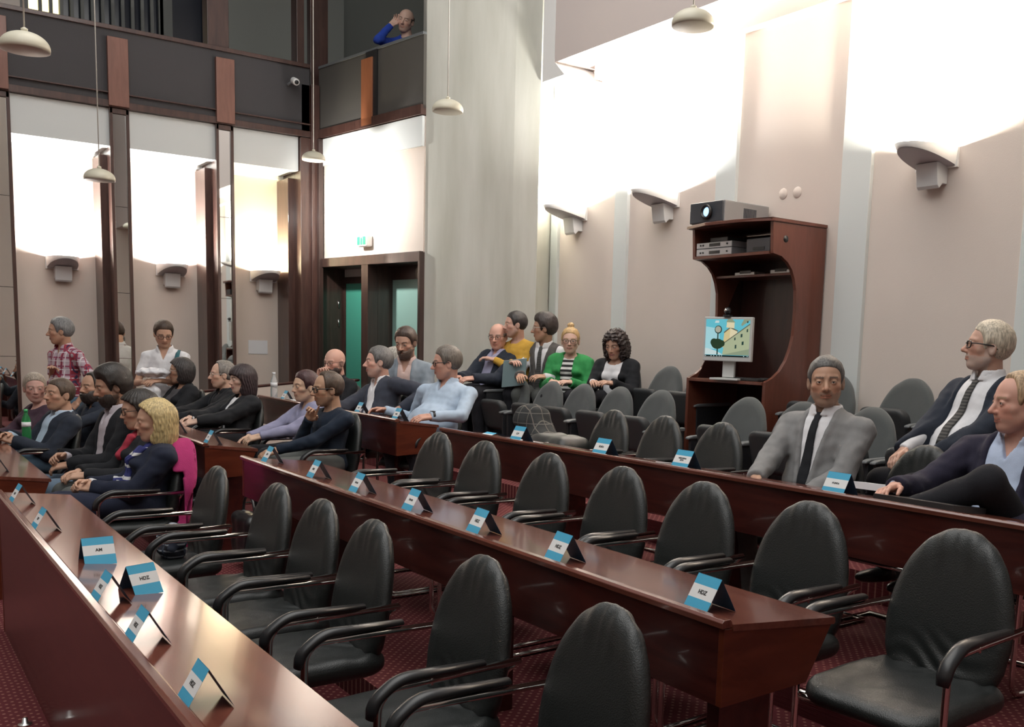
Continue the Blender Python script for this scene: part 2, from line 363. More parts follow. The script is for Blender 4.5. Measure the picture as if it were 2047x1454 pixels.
# security camera
sc2 = empty('security_camera', (4.28, 11.94, 4.60), 0, 'small white security camera on the dark gallery parapet', 'camera')
Rm = Vector((-.1, -1, -.35)).to_track_quat('Z', 'Y').to_matrix()
mb = MB(); mb.lathe([(.0, -.02), (.036, -.015), (.04, .0), (.04, .12), (.036, .135), (0, .137)], (0, -.02, .0), 18, 0, Rm); mb.build('housing', M['white'], sc2)
mb = MB(); mb.lathe([(.0, .138), (.022, .138), (.024, .141), (0, .143)], (0, -.02, 0), 14, 0, Rm); mb.build('lens', M['black'], sc2)
mb = MB(); mb.tube([(0, 0, 0), (-.06, .03, -.05)], .015); mb.build('bracket', M['armgrey'], sc2)
# exit sign
ex = empty('exit_sign', (0, 0, 0), 0, 'green and white emergency exit sign on the wall above the door', 'sign')
mb = MB(); mb.bb(-.10, .10, -.09, -.0, -.065, .065); mb.build('housing', M['white'], ex, .02)
gr = mat('exit_green', (.02, .30, .15), .5)
for a_, b_ in ((-.085, -.03), (.03, .085)):
    mb = MB(); mb.bb(a_, b_, -.093, -.089, -.045, .045); mb.build('green_field', gr, ex)
mb = MB(); mb.prism([(-.02, -.045), (.02, -.045), (.02, .02), (.0, .045), (-.02, .02)], -.093, -.089, 'y'); mb.build('arrow', gr, ex)
ex.matrix_world = DW @ Matrix.Translation((1.08, 0, 2.72))
# notice
pn = MB(); pn.bb(-.12, .12, -.006, 0, -.085, .085); o = pn.build('paper_notice', M['paper']); o.location = (4.05, YR, 1.46)
tag(o, 'white paper notice on the beige wall left of the corner post', 'notice')

# ------------------------------------------------------------------ wall sconces
def sconce(loc, rz, label, power, col):
    t = empty('wall_sconce', loc, rz, label, 'wall lamp', 'uplight sconces on the walls')
    # local: +x out of the wall, y along it, origin at the wall, rim level
    mb = MB(); n = 26; top = []; bot = []; tin = []; bi = []
    for k in range(n + 1):
        a = PI * k / n; o = abs(math.sin(a)) ** .8; y = math.cos(a)
        top.append((.02 + .40 * o, .165 * y, 0)); tin.append((.02 + .388 * o, .155 * y, 0))
        ob = .375 * o; bot.append((.02 + ob, .150 * y, -.115 + .085 * (ob / .375))); bi.append((.02 + ob * .95, .14 * y, -.105 + .085 * (ob / .375)))
    m = n + 1
    vs = top + bot + tin + bi; fs = []; mi = []
    for k in range(n):
        fs.append((k, k + 1, m + k + 1, m + k)); fs.append((2 * m + k, 3 * m + k, 3 * m + k + 1, 2 * m + k + 1)); fs.append((k, 2 * m + k, 2 * m + k + 1, k + 1))
    mb.add(vs, fs, 0, True)
    mb.bb(-.0, .02, -.165, .165, -.13, .0)
    mb.add([v for v in bi] , [tuple(range(m))], 0)
    mb.build('bowl', M['sconce'], t)
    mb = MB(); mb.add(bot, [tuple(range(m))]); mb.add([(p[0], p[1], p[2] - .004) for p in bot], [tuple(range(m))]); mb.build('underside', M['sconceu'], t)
    mb = MB(); mb.prism([(0, -.10), (.13, -.10), (.105, -.25), (.085, -.27), (.05, -.235), (0, -.235)], -.085, .085, 'y'); mb.build('bracket', mat('sconce_bracket', (.72, .73, .73), .5), t, .004)
    l = bpy.data.lights.new('sconce_lamp', 'AREA'); l.energy = power; l.color = col; l.shape = 'ELLIPSE'; l.size = .16; l.size_y = .2
    l.spread = math.radians(170)
    lo = bpy.data.objects.new('lamp', l); COL.objects.link(lo); lo.parent = t; lo.location = (.15, 0, -.03); lo.rotation_euler = (PI, math.radians(0), 0)
    return t
WARM = (1.0, .93, .80); COOLW = (1.0, .97, .93)
sconce((XW, 8.54, 3.00), PI, 'white uplight sconce on the right wall, next to the concrete column', 210, COOLW)
sconce((XW, 7.12, 3.00), PI, 'white uplight sconce on the right wall, just left of the projector', 210, COOLW)
sconce((XW, 4.28, 3.00), PI, 'white uplight sconce on the right wall, above the white-haired man', 230, WARM)
sconce((XW, 2.75, 3.00), PI, 'white uplight sconce on the right wall, hidden beyond the right picture edge', 40, WARM)
SZ = 2.40
sconce((1.865, YR, SZ), -PI / 2, 'grey-white uplight sconce above the man in the plaid shirt', 85, COOLW)
sconce((3.02, YR, SZ), -PI / 2, 'grey-white uplight sconce above the man in the white polo', 85, COOLW)
sconce((4.12, YR, SZ), -PI / 2, 'grey-white uplight sconce above the paper notice', 60, (1.0, .90, .62))
sconce((.70, YR, SZ), -PI / 2, 'grey-white uplight sconce beyond the left picture edge', 80, COOLW)
# added spot with no fitting in view, brightens the wall over the door
l = bpy.data.lights.new('door_wall_fill_spot', 'SPOT'); l.energy = 230; l.spot_size = math.radians(140); l.spot_blend = 1.0; l.shadow_soft_size = .05; l.color = COOLW
lo = bpy.data.objects.new('door_wall_fill_spot', l); COL.objects.link(lo); lo.location = (3.75, 10.95, 3.2); lo.rotation_euler = (Vector((4.80, 11.1, 3.1)) - lo.location).to_track_quat('-Z', 'Y').to_euler()
# ------------------------------------------------------------------ pendants
def pendant(loc, label, r=.125, grp='enamel pendant lamps'):
    t = empty('pendant_lamp', loc, 0, label, 'pendant lamp', grp)
    pr = [(r * math.sin(a), r * .66 * math.cos(a)) for a in [PI / 2 * k / 10 for k in range(1, 11)]]
    mb = MB(); mb.lathe([(.012, r * .67)] + pr + [(r * .985, -.016), (r * .93, -.018)], (0, 0, 0), 40); mb.build('lamp_shade', M['lamp'], t)
    mb = MB(); mb.lathe([(.0, r * .12), (r * .6, .0), (r * .93, -.0165)], (0, 0, 0), 32); mb.build('reflector', M['lampin'], t)
    mb = MB(); mb.lathe([(.0, r * .64), (.017, r * .66), (.018, r * .78), (.006, r * .84), (0, r * .85)], (0, 0, 0), 14); mb.build('cap', M['lamp'], t)
    mb = MB(); mb.tube([(0, 0, r * .84), (0, 0, 8.3 - loc[2])], .0045 if r < .14 else .005, 6); mb.build('cable', M['cable'], t)
    return t
for loc, lab in (((4.0, 4.55, 3.467), 'cream pendant lamp hanging in front of the bright right wall at the top edge'), ((3.9, 7.357, 3.44), 'cream pendant lamp hanging in front of the concrete column'), ((4.1, 10.816, 3.535), 'cream pendant lamp hanging in front of the corner post'),
    ((.80, 6.376, 3.105), 'large cream pendant lamp at the top left corner'), ((1.72, 9.525, 2.888), 'small cream pendant lamp hanging in front of the second mirror pilaster')):
    pendant(loc, lab)
# ------------------------------------------------------------------ distance-field modelling (smooth unions of tapered limbs), turned into quad meshes
def V3(*a): return np.array(a, dtype=np.float64)
def rc(P, a, b, ra, rb):            # tapered capsule
    a = np.asarray(a, float); b = np.asarray(b, float); ab = b - a
    t = np.clip((P - a) @ ab / max(ab @ ab, 1e-9), 0, 1)
    return np.linalg.norm(P - a - t[:, None] * ab, axis=1) - (ra + (rb - ra) * t)
def ell(P, c, r):
    q = P - np.asarray(c, float); r = np.asarray(r, float)
    k0 = np.linalg.norm(q / r, axis=1); k1 = np.linalg.norm(q / (r * r), axis=1) + 1e-9
    return k0 * (k0 - 1) / k1
def sbox(P, c, b, r=0.0):
    q = np.abs(P - np.asarray(c, float)) - np.asarray(b, float) + r
    return np.linalg.norm(np.maximum(q, 0), axis=1) + np.minimum(q.max(axis=1), 0) - r
def smin(a, b, k):
    h = np.clip(.5 + .5 * (b - a) / k, 0, 1); return b * (1 - h) + a * h - k * h * (1 - h)
def smax(a, b, k): return -smin(-a, -b, k)
def wob(P, s, ph=0.0):
    x, y, z = P[:, 0] * s, P[:, 1] * s, P[:, 2] * s
    return (np.sin(x * 1.3 + 2 * np.sin(y * 1.1 + ph) + ph) + np.sin(y * 1.7 + 1.7 * np.sin(z * .9 + ph)) + np.sin(z * 1.9 + 1.5 * np.sin(x * .8 - ph))) / 3

def net(f, lo, hi, h, attr=None, blk=6):
    """naive surface nets of f inside the box lo..hi"""
    lo = np.asarray(lo, float); hi = np.asarray(hi, float)
    n = np.ceil((hi - lo) / h / blk).astype(int) + 1
    ax = [lo[i] + (np.arange(n[i]) + .5) * blk * h - .5 * h for i in range(3)]
    G = np.stack(np.meshgrid(*ax, indexing='ij'), -1).reshape(-1, 3)
    dc = f(G).reshape(n)
    act = np.abs(dc) < blk * h * .87 + .022
    D = np.where(dc > 0, 1.0, -1.0)
    D = np.repeat(np.repeat(np.repeat(D, blk, 0), blk, 1), blk, 2)
    A = np.repeat(np.repeat(np.repeat(act, blk, 0), blk, 1), blk, 2)
    idx = np.argwhere(A)
    if len(idx):
        out = np.empty(len(idx))
        for s in range(0, len(idx), 400000):
            out[s:s + 400000] = f(lo + idx[s:s + 400000] * h)
        D[A] = out
    S = D < 0
    N = np.array(D.shape)
    c = np.zeros(N - 1, np.int8)
    for i in (0, 1):
        for j in (0, 1):
            for k in (0, 1): c += S[i:N[0] - 1 + i, j:N[1] - 1 + j, k:N[2] - 1 + k]
    cells = np.argwhere((c > 0) & (c < 8))
    vid = -np.ones(N - 1, np.int64); vid[tuple(cells.T)] = np.arange(len(cells))
    acc = np.zeros((len(cells), 3)); cnt = np.zeros(len(cells))
    for axis in range(3):
        o = [a for a in range(3) if a != axis]
        for u in (0, 1):
            for w in (0, 1):
                p0 = cells.copy(); p0[:, o[0]] += u; p0[:, o[1]] += w; p1 = p0.copy(); p1[:, axis] += 1
                a = D[tuple(p0.T)]; b = D[tuple(p1.T)]; m = (a < 0) != (b < 0)
                t = np.where(m, a / np.where(m, a - b, 1), 0)
                q = p0.astype(float); q[:, axis] += t
                acc[m] += q[m]; cnt[m] += 1
    vs = lo + acc / cnt[:, None] * h
    quads = []
    for axis in range(3):
        o = [a for a in range(3) if a != axis]
        sl0 = [slice(1, N[i] - 1) for i in range(3)]; sl1 = list(sl0)
        sl0[axis] = slice(0, N[axis] - 1); sl1[axis] = slice(1, N[axis])
        a = S[tuple(sl0)]; b = S[tuple(sl1)]
        e = np.argwhere(a != b); off = np.ones(3, int); off[axis] = 0; e = e + off
        fl = S[tuple(e.T)]
        def V(du, dw):
            c_ = e.copy(); c_[:, o[0]] -= du; c_[:, o[1]] -= dw; return vid[tuple(c_.T)]
        q = np.stack([V(1, 1), V(0, 1), V(0, 0), V(1, 0)], 1)
        flip = fl if axis != 1 else ~fl
        q[~flip] = q[~flip][:, ::-1]
        quads.append(q[(q >= 0).all(1)])
    return vs, np.concatenate(quads)
def netobj(name, f, lo, hi, h, mats, parent=None, colf=None, matf=None, relax=1):
    vs, qs = net(f, lo, hi, h)
    me = bpy.data.meshes.new(name)
    me.vertices.add(len(vs)); me.vertices.foreach_set('co', vs.astype(np.float32).ravel())
    me.loops.add(len(qs) * 4); me.loops.foreach_set('vertex_index', qs.astype(np.int32).ravel())
    me.polygons.add(len(qs)); me.polygons.foreach_set('loop_start', np.arange(0, len(qs) * 4, 4, dtype=np.int32))
    me.polygons.foreach_set('use_smooth', np.ones(len(qs), bool))
    if matf is not None: me.polygons.foreach_set('material_index', matf(vs[qs].mean(1)).astype(np.int32))
    me.update(calc_edges=True); me.validate()
    if colf is not None:
        c = colf(vs); at = me.color_attributes.new('tone', 'FLOAT_COLOR', 'POINT')
        at.data.foreach_set('color', np.concatenate([c, np.ones((len(vs), 1))], 1).astype(np.float32).ravel())
    o = nobj(name, me, parent, mats if isinstance(mats, (list, tuple)) else [mats])
    if parent is not None: reg(parent, o)
    return o

# ------------------------------------------------------------------ desks
def desk(x, zf, y0, y1, depth, drop, label, front_h=.235, rot=0.0, floor=0.0, full=False, sup=()):
    """x: front edge, zf: height of the front edge; the top falls towards the sitter (+x)"""
    t = empty('council_desk', (x, y0, 0), rot, label, 'desk', 'long mahogany council desks')
    Ln = y1 - y0; d = depth; zb = zf - drop
    mb = MB(); mb.prism([(.030, zf - .012), (d - .004, zb - .002), (d, zb - .016), (d - .006, zb - .022), (.03, zf - .03)], -.004, Ln + .004)
    mb.build('worktop', M['woodtop'], t)
    mb = MB(); mb.prism([(-.010, zf - .020), (-.012, zf - .004), (-.004, zf + .003), (.018, zf + .003), (.024, zf - .004), (.026, zf - .018)], -.004, Ln + .004)
    mb.build('edge_moulding', M['woodtop'], t, .0015)
    zz = floor if full else zf - front_h
    mb = MB(); mb.bb(.004, .026, .022, Ln - .022, zz, zf - .02); mb.build('front_panel', M['wood'], t)
    pr = [(.002, zz), (.002, zf - .021), (d - .012, zb - .022), (d * .76, zf - front_h + .012 if not full else zf - .26)]
    if full: pr = [(.002, zz), (.002, zf - .021), (d - .012, zb - .022), (d * .76, zf - .26), (d * .45, zf - .26), (d * .45, zz)]
    for a in (0.0, Ln - .022):
        mb = MB(); mb.prism(pr, a, a + .022); mb.build('end_panel', M['woodend'], t, .002)
    if not full:
        mb = MB(); mb.prism([(.02, zf - front_h), (.02, zf - front_h + .02), (d * .74, zf - front_h + .03), (d * .74, zf - front_h + .012)], .02, Ln - .02); mb.build('underside_panel', M['wood'], t)
        for s in sup:
            mb = MB(); mb.bb(.09, .29, s - .025, s + .025, floor, zf - front_h + .01); mb.build('support', M['wood'], t, .003)
    return t
desk(.535, .75, 1.0, 5.90, .345, .042, 'nearest long desk at the lower left, its glossy top catching the light', full=True)
desk(.535, .75, 6.60, 9.4, .345, .042, 'desk at the left edge beyond the near desk, with a card on its end', full=True)
desk(1.77, .89, 1.79, 5.83, .435, .045, 'middle long desk ending in a slanted end panel at the lower right', sup=(.12, 1.5, 2.9, 3.9), floor=.12)
desk(1.76, .89, 6.58, 10.3, .345, .042, 'short middle desk behind the pink jacket, in front of the dark-haired woman', sup=(.15, 1.8), floor=.12)
desk(3.27, 1.02, .5, 5.90, .36, .042, 'long desk in front of the man in the grey suit', rot=.030, sup=(.5, 1.6, 2.9, 4.2, 5.2), floor=.24, front_h=.25)
desk(3.13, 1.02, 6.63, 9.75, .345, .045, 'far desk in front of the laughing men in dark and grey suits', sup=(.2, 1.7), floor=.24, front_h=.27)

# ------------------------------------------------------------------ name cards
def text_mesh(name, s, size, m, parent, mw):
    cu = bpy.data.curves.new(name, 'FONT'); cu.body = s; cu.size = size; cu.align_x = 'CENTER'; cu.align_y = 'CENTER'; cu.offset = .0004; cu.extrude = .0002
    tmp = bpy.data.objects.new(name, cu); me = bpy.data.meshes.new_from_object(tmp); bpy.data.objects.remove(tmp)
    me.transform(mw); o = nobj(name, me, parent, [m]); reg(parent, o); return o
CARDM = None
def card(loc, rz, text, label, w=.10, flat=False, slope=-.10, grp='blue and white folded name cards'):
    """tent card; its front leaf faces local -x, lettering reads towards local -y"""
    t = empty('name_card', loc, rz, label, 'name card', grp)
    hgt = .096; dp = .055; nx = Vector((-hgt, 0, dp)).normalized()
    if flat: hgt, dp = .030, .10; 
    B = Vector((-dp, 0, 0)); A = Vector((0, 0, hgt)); nrm = Vector((-hgt, 0, dp)).normalized()
    mb = MB(); e = .0006
    for i, (u0, u1) in enumerate(((0, .36), (.36, .72), (.72, 1.0))):
        p0 = B.lerp(A, u0); p1 = B.lerp(A, u1)
        vs = [p0 + Vector((0, -w / 2, 0)), p0 + Vector((0, w / 2, 0)), p1 + Vector((0, w / 2, 0)), p1 + Vector((0, -w / 2, 0))]
        mb.add(vs + [v - nrm * e for v in vs], [(0, 1, 2, 3), (7, 6, 5, 4), (0, 4, 5, 1), (2, 6, 7, 3), (1, 5, 6, 2), (0, 3, 7, 4)], 1 if i == 1 else 0)
    mb.build('printed_leaf', [M['blue'], M['cardw']], t)
    B2 = Vector((dp, 0, 0.0)); n2 = Vector((hgt, 0, dp)).normalized(); mb = MB()
    vs = [B2 + Vector((0, -w / 2, 0)), B2 + Vector((0, w / 2, 0)), A + Vector((0, w / 2, 0)), A + Vector((0, -w / 2, 0))]
    mb.add(vs + [v - n2 * e for v in vs], [(3, 2, 1, 0), (4, 5, 6, 7), (0, 1, 5, 4), (2, 3, 7, 6), (1, 2, 6, 5), (3, 0, 4, 7)], 0)
    mb.build('back_leaf', M['navyback'], t)
    if text:
        c = B.lerp(A, .54) + nrm * .0008
        up = (A - B).normalized(); rt = Vector((0, -1, 0))
        R = Matrix(((rt.x, up.x, nrm.x, c.x), (rt.y, up.y, nrm.y, c.y), (rt.z, up.z, nrm.z, c.z), (0, 0, 0, 1)))
        text_mesh('lettering', text, .0165 if len(text) < 5 else .0105, M['ink'], t, R)
    t.rotation_euler = (0, math.atan(-slope) if False else 0, rz)
    return t
def ontop(x, zf, d, drop, cx): return zf - .011 - (cx - x) / d * drop
def cardA(y, cx=.60, rz=0.0, text='HDZ', label='', **k): return card((cx, y, ontop(.535, .75, .345, .042, cx) + .001), rz, text, label, **k)
cardA(5.52, .60, .05, 'HNS', 'name card at the far end of the near desk, by the left picture edge')
cardA(4.73, .60, .05, 'SDP', 'name card alone near the far end of the near desk, its front turned nearly edge-on')
cardA(4.02, .68, 1.57 + .05, 'AM', 'name card reading AM, standing square to the viewer on the near desk', w=.11)
cardA(3.50, .72, 1.57 + .35, 'HDZ', 'name card standing turned behind another, right of the AM card')
cardA(3.36, .60, .03, 'HDZ', 'name card in front of the turned card on the near desk, its arch open below')
cardA(2.86, .60, .0, 'HDZ', 'second name card from the near end of the near desk')
cardA(2.30, .605, -.02, 'HDZ', 'nearest name card on the near desk, lowest in the picture')
for y, tx, lab in ((5.60, 'SDP', 'name card on the far end of the middle desk, below the man touching his face'), (4.88, 'HNS', 'second name card from the far end of the middle desk'),
                   (4.33, 'ŽIVI ZID', 'third name card from the far end of the middle desk'), (3.76, 'ŽIVI ZID', 'middle name card of the seven on the middle desk'),
                   (3.20, 'HDZ', 'third name card from the near end of the middle desk'), (2.66, 'HDZ', 'second name card from the near end of the middle desk'), (1.955, 'HDZ', 'nearest name card on the middle desk, by the slanted end panel')):
    card((1.87, y, ontop(1.77, .89, .435, .045, 1.87)), -.06, tx, lab)
def xC(y): return 3.27 - (y - .5) * .030
for y, tx, lab, fl in ((5.44, '', 'fallen name card lying on the long desk beside the light blue shirt', True), (5.11, 'SDP', 'name card on the long desk in front of the plaid coat', False),
                   (4.29, 'BURA', 'name card on the long desk left of the two-line card', False), (3.65, 'NEZAVISNA\nLISTA', 'name card with two lines of lettering on the long desk', False), (2.71, 'ĐURĐA', 'name card on the long desk before the man in the grey suit', False)):
    card((xC(y) + .11, y, 1.02 - .024), .03, tx, lab, flat=fl, w=.115)
for y, lab in ((9.25, 'name card beside the papers on the far desk'), (8.62, 'name card on the far desk, second from the papers'), (7.5, 'name card on the far desk in front of the man in the dark suit'), (6.80, 'name card on the near end of the far desk, beside the light blue shirt')):
    card((3.235, y, 1.02 - .026), -.05, 'HDZ', lab)
for y, lab in ((7.62, 'name card on the short middle desk beside the blonde hair'), (6.74, 'name card on the end of the short middle desk above the pink jacket')):
    card((1.855, y, .89 - .026), -.05, 'SDP', lab)
card((.63, 6.88, .75 - .024), .05, 'HNS', 'name card on the desk at the left edge, below the seated man in jeans')

# ------------------------------------------------------------------ AV cabinet against the right wall
cb = empty('media_cabinet', (5.44, 5.21, .576), 0, 'tall mahogany equipment cabinet with a curved cut-out against the right wall', 'cabinet')
Z0 = .576
def prof():
    o = [(0, 0), (0, .79)]
    a = [(5.45, 1.366), (5.53, 1.40), (5.60, 1.45), (5.66, 1.53), (5.70, 1.62), (5.728, 1.72), (5.735, 1.90), (5.728, 2.06), (5.705, 2.14), (5.67, 2.21), (5.62, 2.26), (5.55, 2.30), (5.46, 2.315)]
    o = [(0.01, 0)] + [(x - 5.44, z - Z0) for x, z in a] + [(.004, 2.545 - Z0), (.59, 2.545 - Z0), (.59, 0)]
    return o
mb = MB(); mb.prism(prof(), 0, .03); sp = mb.build('side_panel', M['cabwood'], cb, .002)
mb = MB(); mb.prism(prof(), .85, .88); mb.build('side_panel', M['cabwood'], cb, .002)
mb = MB(); mb.lathe([(.0, -.0015), (.026, -.0015), (.026, .0015), (0, .0015)], (.145, -.001, 2.428 - Z0), 20, 0, Matrix.Rotation(PI / 2, 3, 'X')); mb.build('cable_hole', M['black'], cb)
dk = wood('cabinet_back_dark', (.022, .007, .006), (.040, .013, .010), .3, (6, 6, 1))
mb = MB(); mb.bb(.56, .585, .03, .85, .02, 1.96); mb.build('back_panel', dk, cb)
mb = MB(); mb.bb(-.02, .59, -.01, .90, 1.969, 1.995); mb.prism([(-.02, -.01), (-.10, .25), (-.12, .60), (-.04, .90)], 1.969, 1.995, 'z'); mb.build('top_board', M['cabwood'], cb, .004)
mb = MB(); mb.bb(.005, .57, .03, .85, 1.735, 1.757); mb.build('shelf', M['cabwood'], cb)
mb = MB(); mb.bb(.26, .57, .03, .85, 1.60, 1.618); mb.build('shelf', M['cabwood'], cb)
mb = MB(); mb.prism([(.0, .03), (.0, .85), (.57, .85), (.57, .03)], .765, .79, 'z'); mb.build('desk_board', M['cabwood'], cb, .003)
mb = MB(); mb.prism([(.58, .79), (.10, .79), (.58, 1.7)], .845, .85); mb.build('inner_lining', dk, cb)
# things in the cabinet
silver = mat('silver_metal', (.52, .53, .55), .35, .6); dark = mat('dark_metal', (.05, .05, .055), .4)
def kit(name, lab, cat, c, d, m, det=None, rz=0, bev=.004):
    t = empty(name, c, rz, lab, cat)
    mb = MB(); mb.bb(-d[0] / 2, d[0] / 2, -d[1] / 2, d[1] / 2, 0, d[2]); mb.build('case', m, t, bev)
    if det: det(t, d)
    return t
def rec(t, d):
    mb = MB(); mb.bb(-d[0] / 2 - .003, -d[0] / 2, -.07, .05, .012, .036); mb.build('display', M['black'], t)
    mb = MB()
    for y in (-.15, .12, .15):
        if abs(y) > d[1] / 2 - .01: continue
        mb = MB(); mb.lathe([(0, -.004), (.007, -.004), (.007, .004), (0, .004)], (-d[0] / 2 - .002, y, .025), 10, 0, Matrix.Rotation(PI / 2, 3, 'Y')); mb.build('button', M['black'], t)
kit('disc_player', 'silver disc player, lower of the two stacked in the cabinet', 'player', (5.60, 5.85, 2.334), (.28, .40, .055), silver, rec)
kit('disc_player', 'slim silver recorder lying on top of the disc player in the cabinet', 'player', (5.60, 5.85, 2.392), (.28, .40, .045), silver, rec)
kit('receiver_box', 'grey electronics box at the right of the cabinet shelf', 'electronics', (5.60, 5.37, 2.334), (.28, .24, .10), dark, rec)
kit('receiver_box', 'small grey box on top of the silver recorders', 'electronics', (5.62, 5.86, 2.44), (.2, .2, .04), dark, None)
kit('network_switch', 'flat white device on the small inner shelf', 'electronics', (5.80, 5.78, 2.196), (.12, .22, .025), silver, rec, 0)
kit('network_switch', 'flat grey device at the right of the small inner shelf', 'electronics', (5.80, 5.40, 2.196), (.12, .2, .03), silver, rec, 0)
# monitor on the ledge
t = empty('computer_monitor', (5.42, 5.60, 1.366), 0, 'silver flat monitor showing a town square picture, standing in the cabinet', 'monitor')
MF = mat('monitor_bezel', (.55, .56, .55), .4)
mb = MB(); mb.bb(-.012, .03, -.205, .205, .145, .485); mb.build('bezel', MF, t, .006)
mb = MB(); mb.bb(.03, .06, -.05, .05, .02, .30); mb.bb(-.05, .12, -.12, .12, 0.0, .016); mb.build('stand', MF, t, .004)
S = {}
def em(n, c, s=1.0): S[n] = len(SL); SL.append(mat('screen_' + n, (0, 0, 0), .4, emit=c, estr=s * .75, spec=.1))
SL = []
em('sky', (.16, .62, .74)); em('skyl', (.45, .80, .86)); em('wall', (.50, .56, .36)); em('walls', (.33, .40, .27)); em('tower', (.80, .66, .34)); em('towerl', (.90, .80, .52)); em('roof', (.16, .16, .11)); em('dark', (.03, .07, .06)); em('bush', (.03, .06, .03)); em('lampc', (.50, .50, .40)); em('bar', (.01, .02, .02)); em('cloud', (.70, .85, .85))
mb = MB(); lay = [0]
W_, H_ = .374, .288
def scr(pts, c):
    lay[0] += 1; x = -.0125 - lay[0] * .00004
    mb.add([(x, W_ / 2 - u * W_, .180 + v * H_) for u, v in pts], [tuple(range(len(pts)))], S[c])
scr([(0, 0), (1, 0), (1, 1), (0, 1)], 'sky'); scr([(0, .2), (.35, .2), (.3, .75), (0, .8)], 'skyl'); scr([(.2, .9), (.3, .9), (.3, .96), (.22, .96)], 'cloud')
scr([(.40, .25), (.70, .25), (.70, .70), (.56, .80), (.43, .66)], 'tower'); scr([(.55, .3), (.70, .3), (.72, .68), (.56, .78)], 'towerl')
scr([(.42, .66), (.56, .80), (.74, .70), (.74, .67), (.56, .76), (.42, .62)], 'roof'); scr([(.47, .78), (.65, .76), (.65, .93), (.48, .93)], 'towerl'); scr([(.46, .92), (.67, .91), (.60, 1), (.50, 1)], 'walls')
scr([(.40, .05), (1, .05), (1, .86), (.44, .36)], 'wall'); scr([(.44, .36), (1, .86), (1, .89), (.44, .39)], 'roof'); scr([(.82, .82), (1, .98), (1, 1), (.86, 1), (.80, .86)], 'walls'); scr([(.40, .05), (1, .22), (1, .05)], 'walls')
for (u, v, w_, h_) in ((.66, .44, .03, .08), (.80, .52, .04, .10), (.68, .22, .035, .11), (.83, .32, .045, .1), (.93, .90, .03, .06), (.93, .66, .03, .09)): scr([(u, v), (u + w_, v + .01), (u + w_, v + h_), (u, v + h_ - .01)], 'dark')
scr([(0, .05), (.42, .05), (.26, .15), (.05, .22), (0, .22)], 'cloud')
scr([(.27, .05), (.30, .05), (.30, .62), (.27, .62)], 'dark')
def disc(u, v, r, c, sy=1.3): scr([(u + r * math.cos(a * PI / 8), v + r * sy * math.sin(a * PI / 8)) for a in range(16)], c)
disc(.29, .72, .085, 'dark'); disc(.285, .725, .065, 'lampc'); disc(.28, .34, .14, 'bush', 1.0); disc(.20, .38, .08, 'bush'); disc(.38, .35, .07, 'bush')
scr([(0, 0), (1, 0), (1, .04), (0, .04)], 'bar')
for u in (.01, .14, .2, .27, .33, .38, .88, .96): scr([(u, .01), (u + .02, .01), (u + .02, .03), (u, .03)], 'cloud')
mb.build('screen', SL, t)
t.rotation_euler = (0, 0, math.radians(20))
t2 = empty('webcam', (5.405, 5.60, 1.852), .2, 'small black webcam clipped on top of the monitor', 'webcam')
mb = MB(); mb.bb(-.02, .03, -.03, .03, 0, .015); mb.lathe([(0, -.03), (.022, -.02), (.03, 0), (.022, .02), (0, .03)], (0, 0, .045), 14); mb.build('body', M['black'], t2, .003)
mb = MB(); mb.lathe([(0, 0), (.012, 0), (.012, .004), (0, .005)], (-.031, 0, .047), 12, 0, Matrix.Rotation(-PI / 2, 3, 'Y')); mb.build('lens', M['chrome'], t2)
t3 = empty('keyboard', (5.52, 5.47, 1.367), 0, 'black keyboard on the cabinet ledge below the monitor', 'keyboard')
mb = MB(); mb.bb(-.055, .055, -.19, .19, 0, .018); mb.build('case', M['black'], t3, .004)
mb = MB()
for i in range(4):
    for j in range(16): mb.bb(-.045 + i * .023, -.027 + i * .023, -.18 + j * .0225, -.161 + j * .0225, .018, .023)
mb.build('keys', M['dfab'], t3)
kit('computer_mouse', 'black mouse beside the keyboard on the cabinet ledge', 'mouse', (5.50, 5.235 + .04, 1.367), (.09, .055, .03), M['black'], None, 0, .012)
# projector
t = empty('projector', (5.74, 5.98, 2.571), math.radians(3), 'grey projector with a glowing lens on top of the cabinet', 'projector')
pg = mat('projector_grey', (.24, .24, .245), .5); pd = mat('projector_front', (.045, .05, .06), .35)
mb = MB(); mb.prism([(-.26, -.19), (-.26, .17), (-.24, .19), (.24, .19), (.26, .17), (.26, -.19)], .02, .19, 'z'); mb.build('housing', pg, t, .008)
mb = MB(); mb.bb(-.275, -.258, -.18, .18, .024, .186); mb.build('front_panel', pd, t, .012)
R = Matrix.Rotation(-PI / 2, 3, 'Y')
mb = MB(); mb.lathe([(.05, 0), (.058, .02), (.055, .035), (.042, .036), (.040, .015), (0.0, .013)], (-.27, -.02, .105), 28, 0, R); mb.build('lens_ring', M['black'], t)
mb = MB(); mb.lathe([(0, .024), (.02, .023), (.036, .017)], (-.27, -.02, .105), 24, 0, R); mb.build('lens', mat('projector_lens', (.2, .3, .6), .05, emit=(.35, .60, 1.0), estr=2.0), t)
mb = MB()
for k in range(11): mb.bb(-.04 + k * .014 - .004, -.04 + k * .014 + .004, -.193, -.189, .05, .145)
mb.build('side_vent', pd, t)
mb = MB()
for a, b_ in ((-.2, -.15), (-.2, .15), (.2, -.15), (.2, .15)): mb.lathe([(.012, 0), (.012, .022)], (a, b_, 0), 10)
mb.build('feet', M['black'], t)
# round wall covers beside the projector
for y, z in ((5.70, 2.857), (5.55, 2.853)):
    mb = MB(); mb.lathe([(.045, 0), (.043, .004), (0, .004)], (0, 0, 0), 24, 0, Matrix.Rotation(-PI / 2, 3, 'Y')); o = mb.build('wall_cover', M['plaster']); o.location = (XW, y, z)
    tag(o, 'round plaster-coloured wall cover above the projector, %s one' % ('left' if y > 5.6 else 'right'), 'wall cover', 'round wall covers')
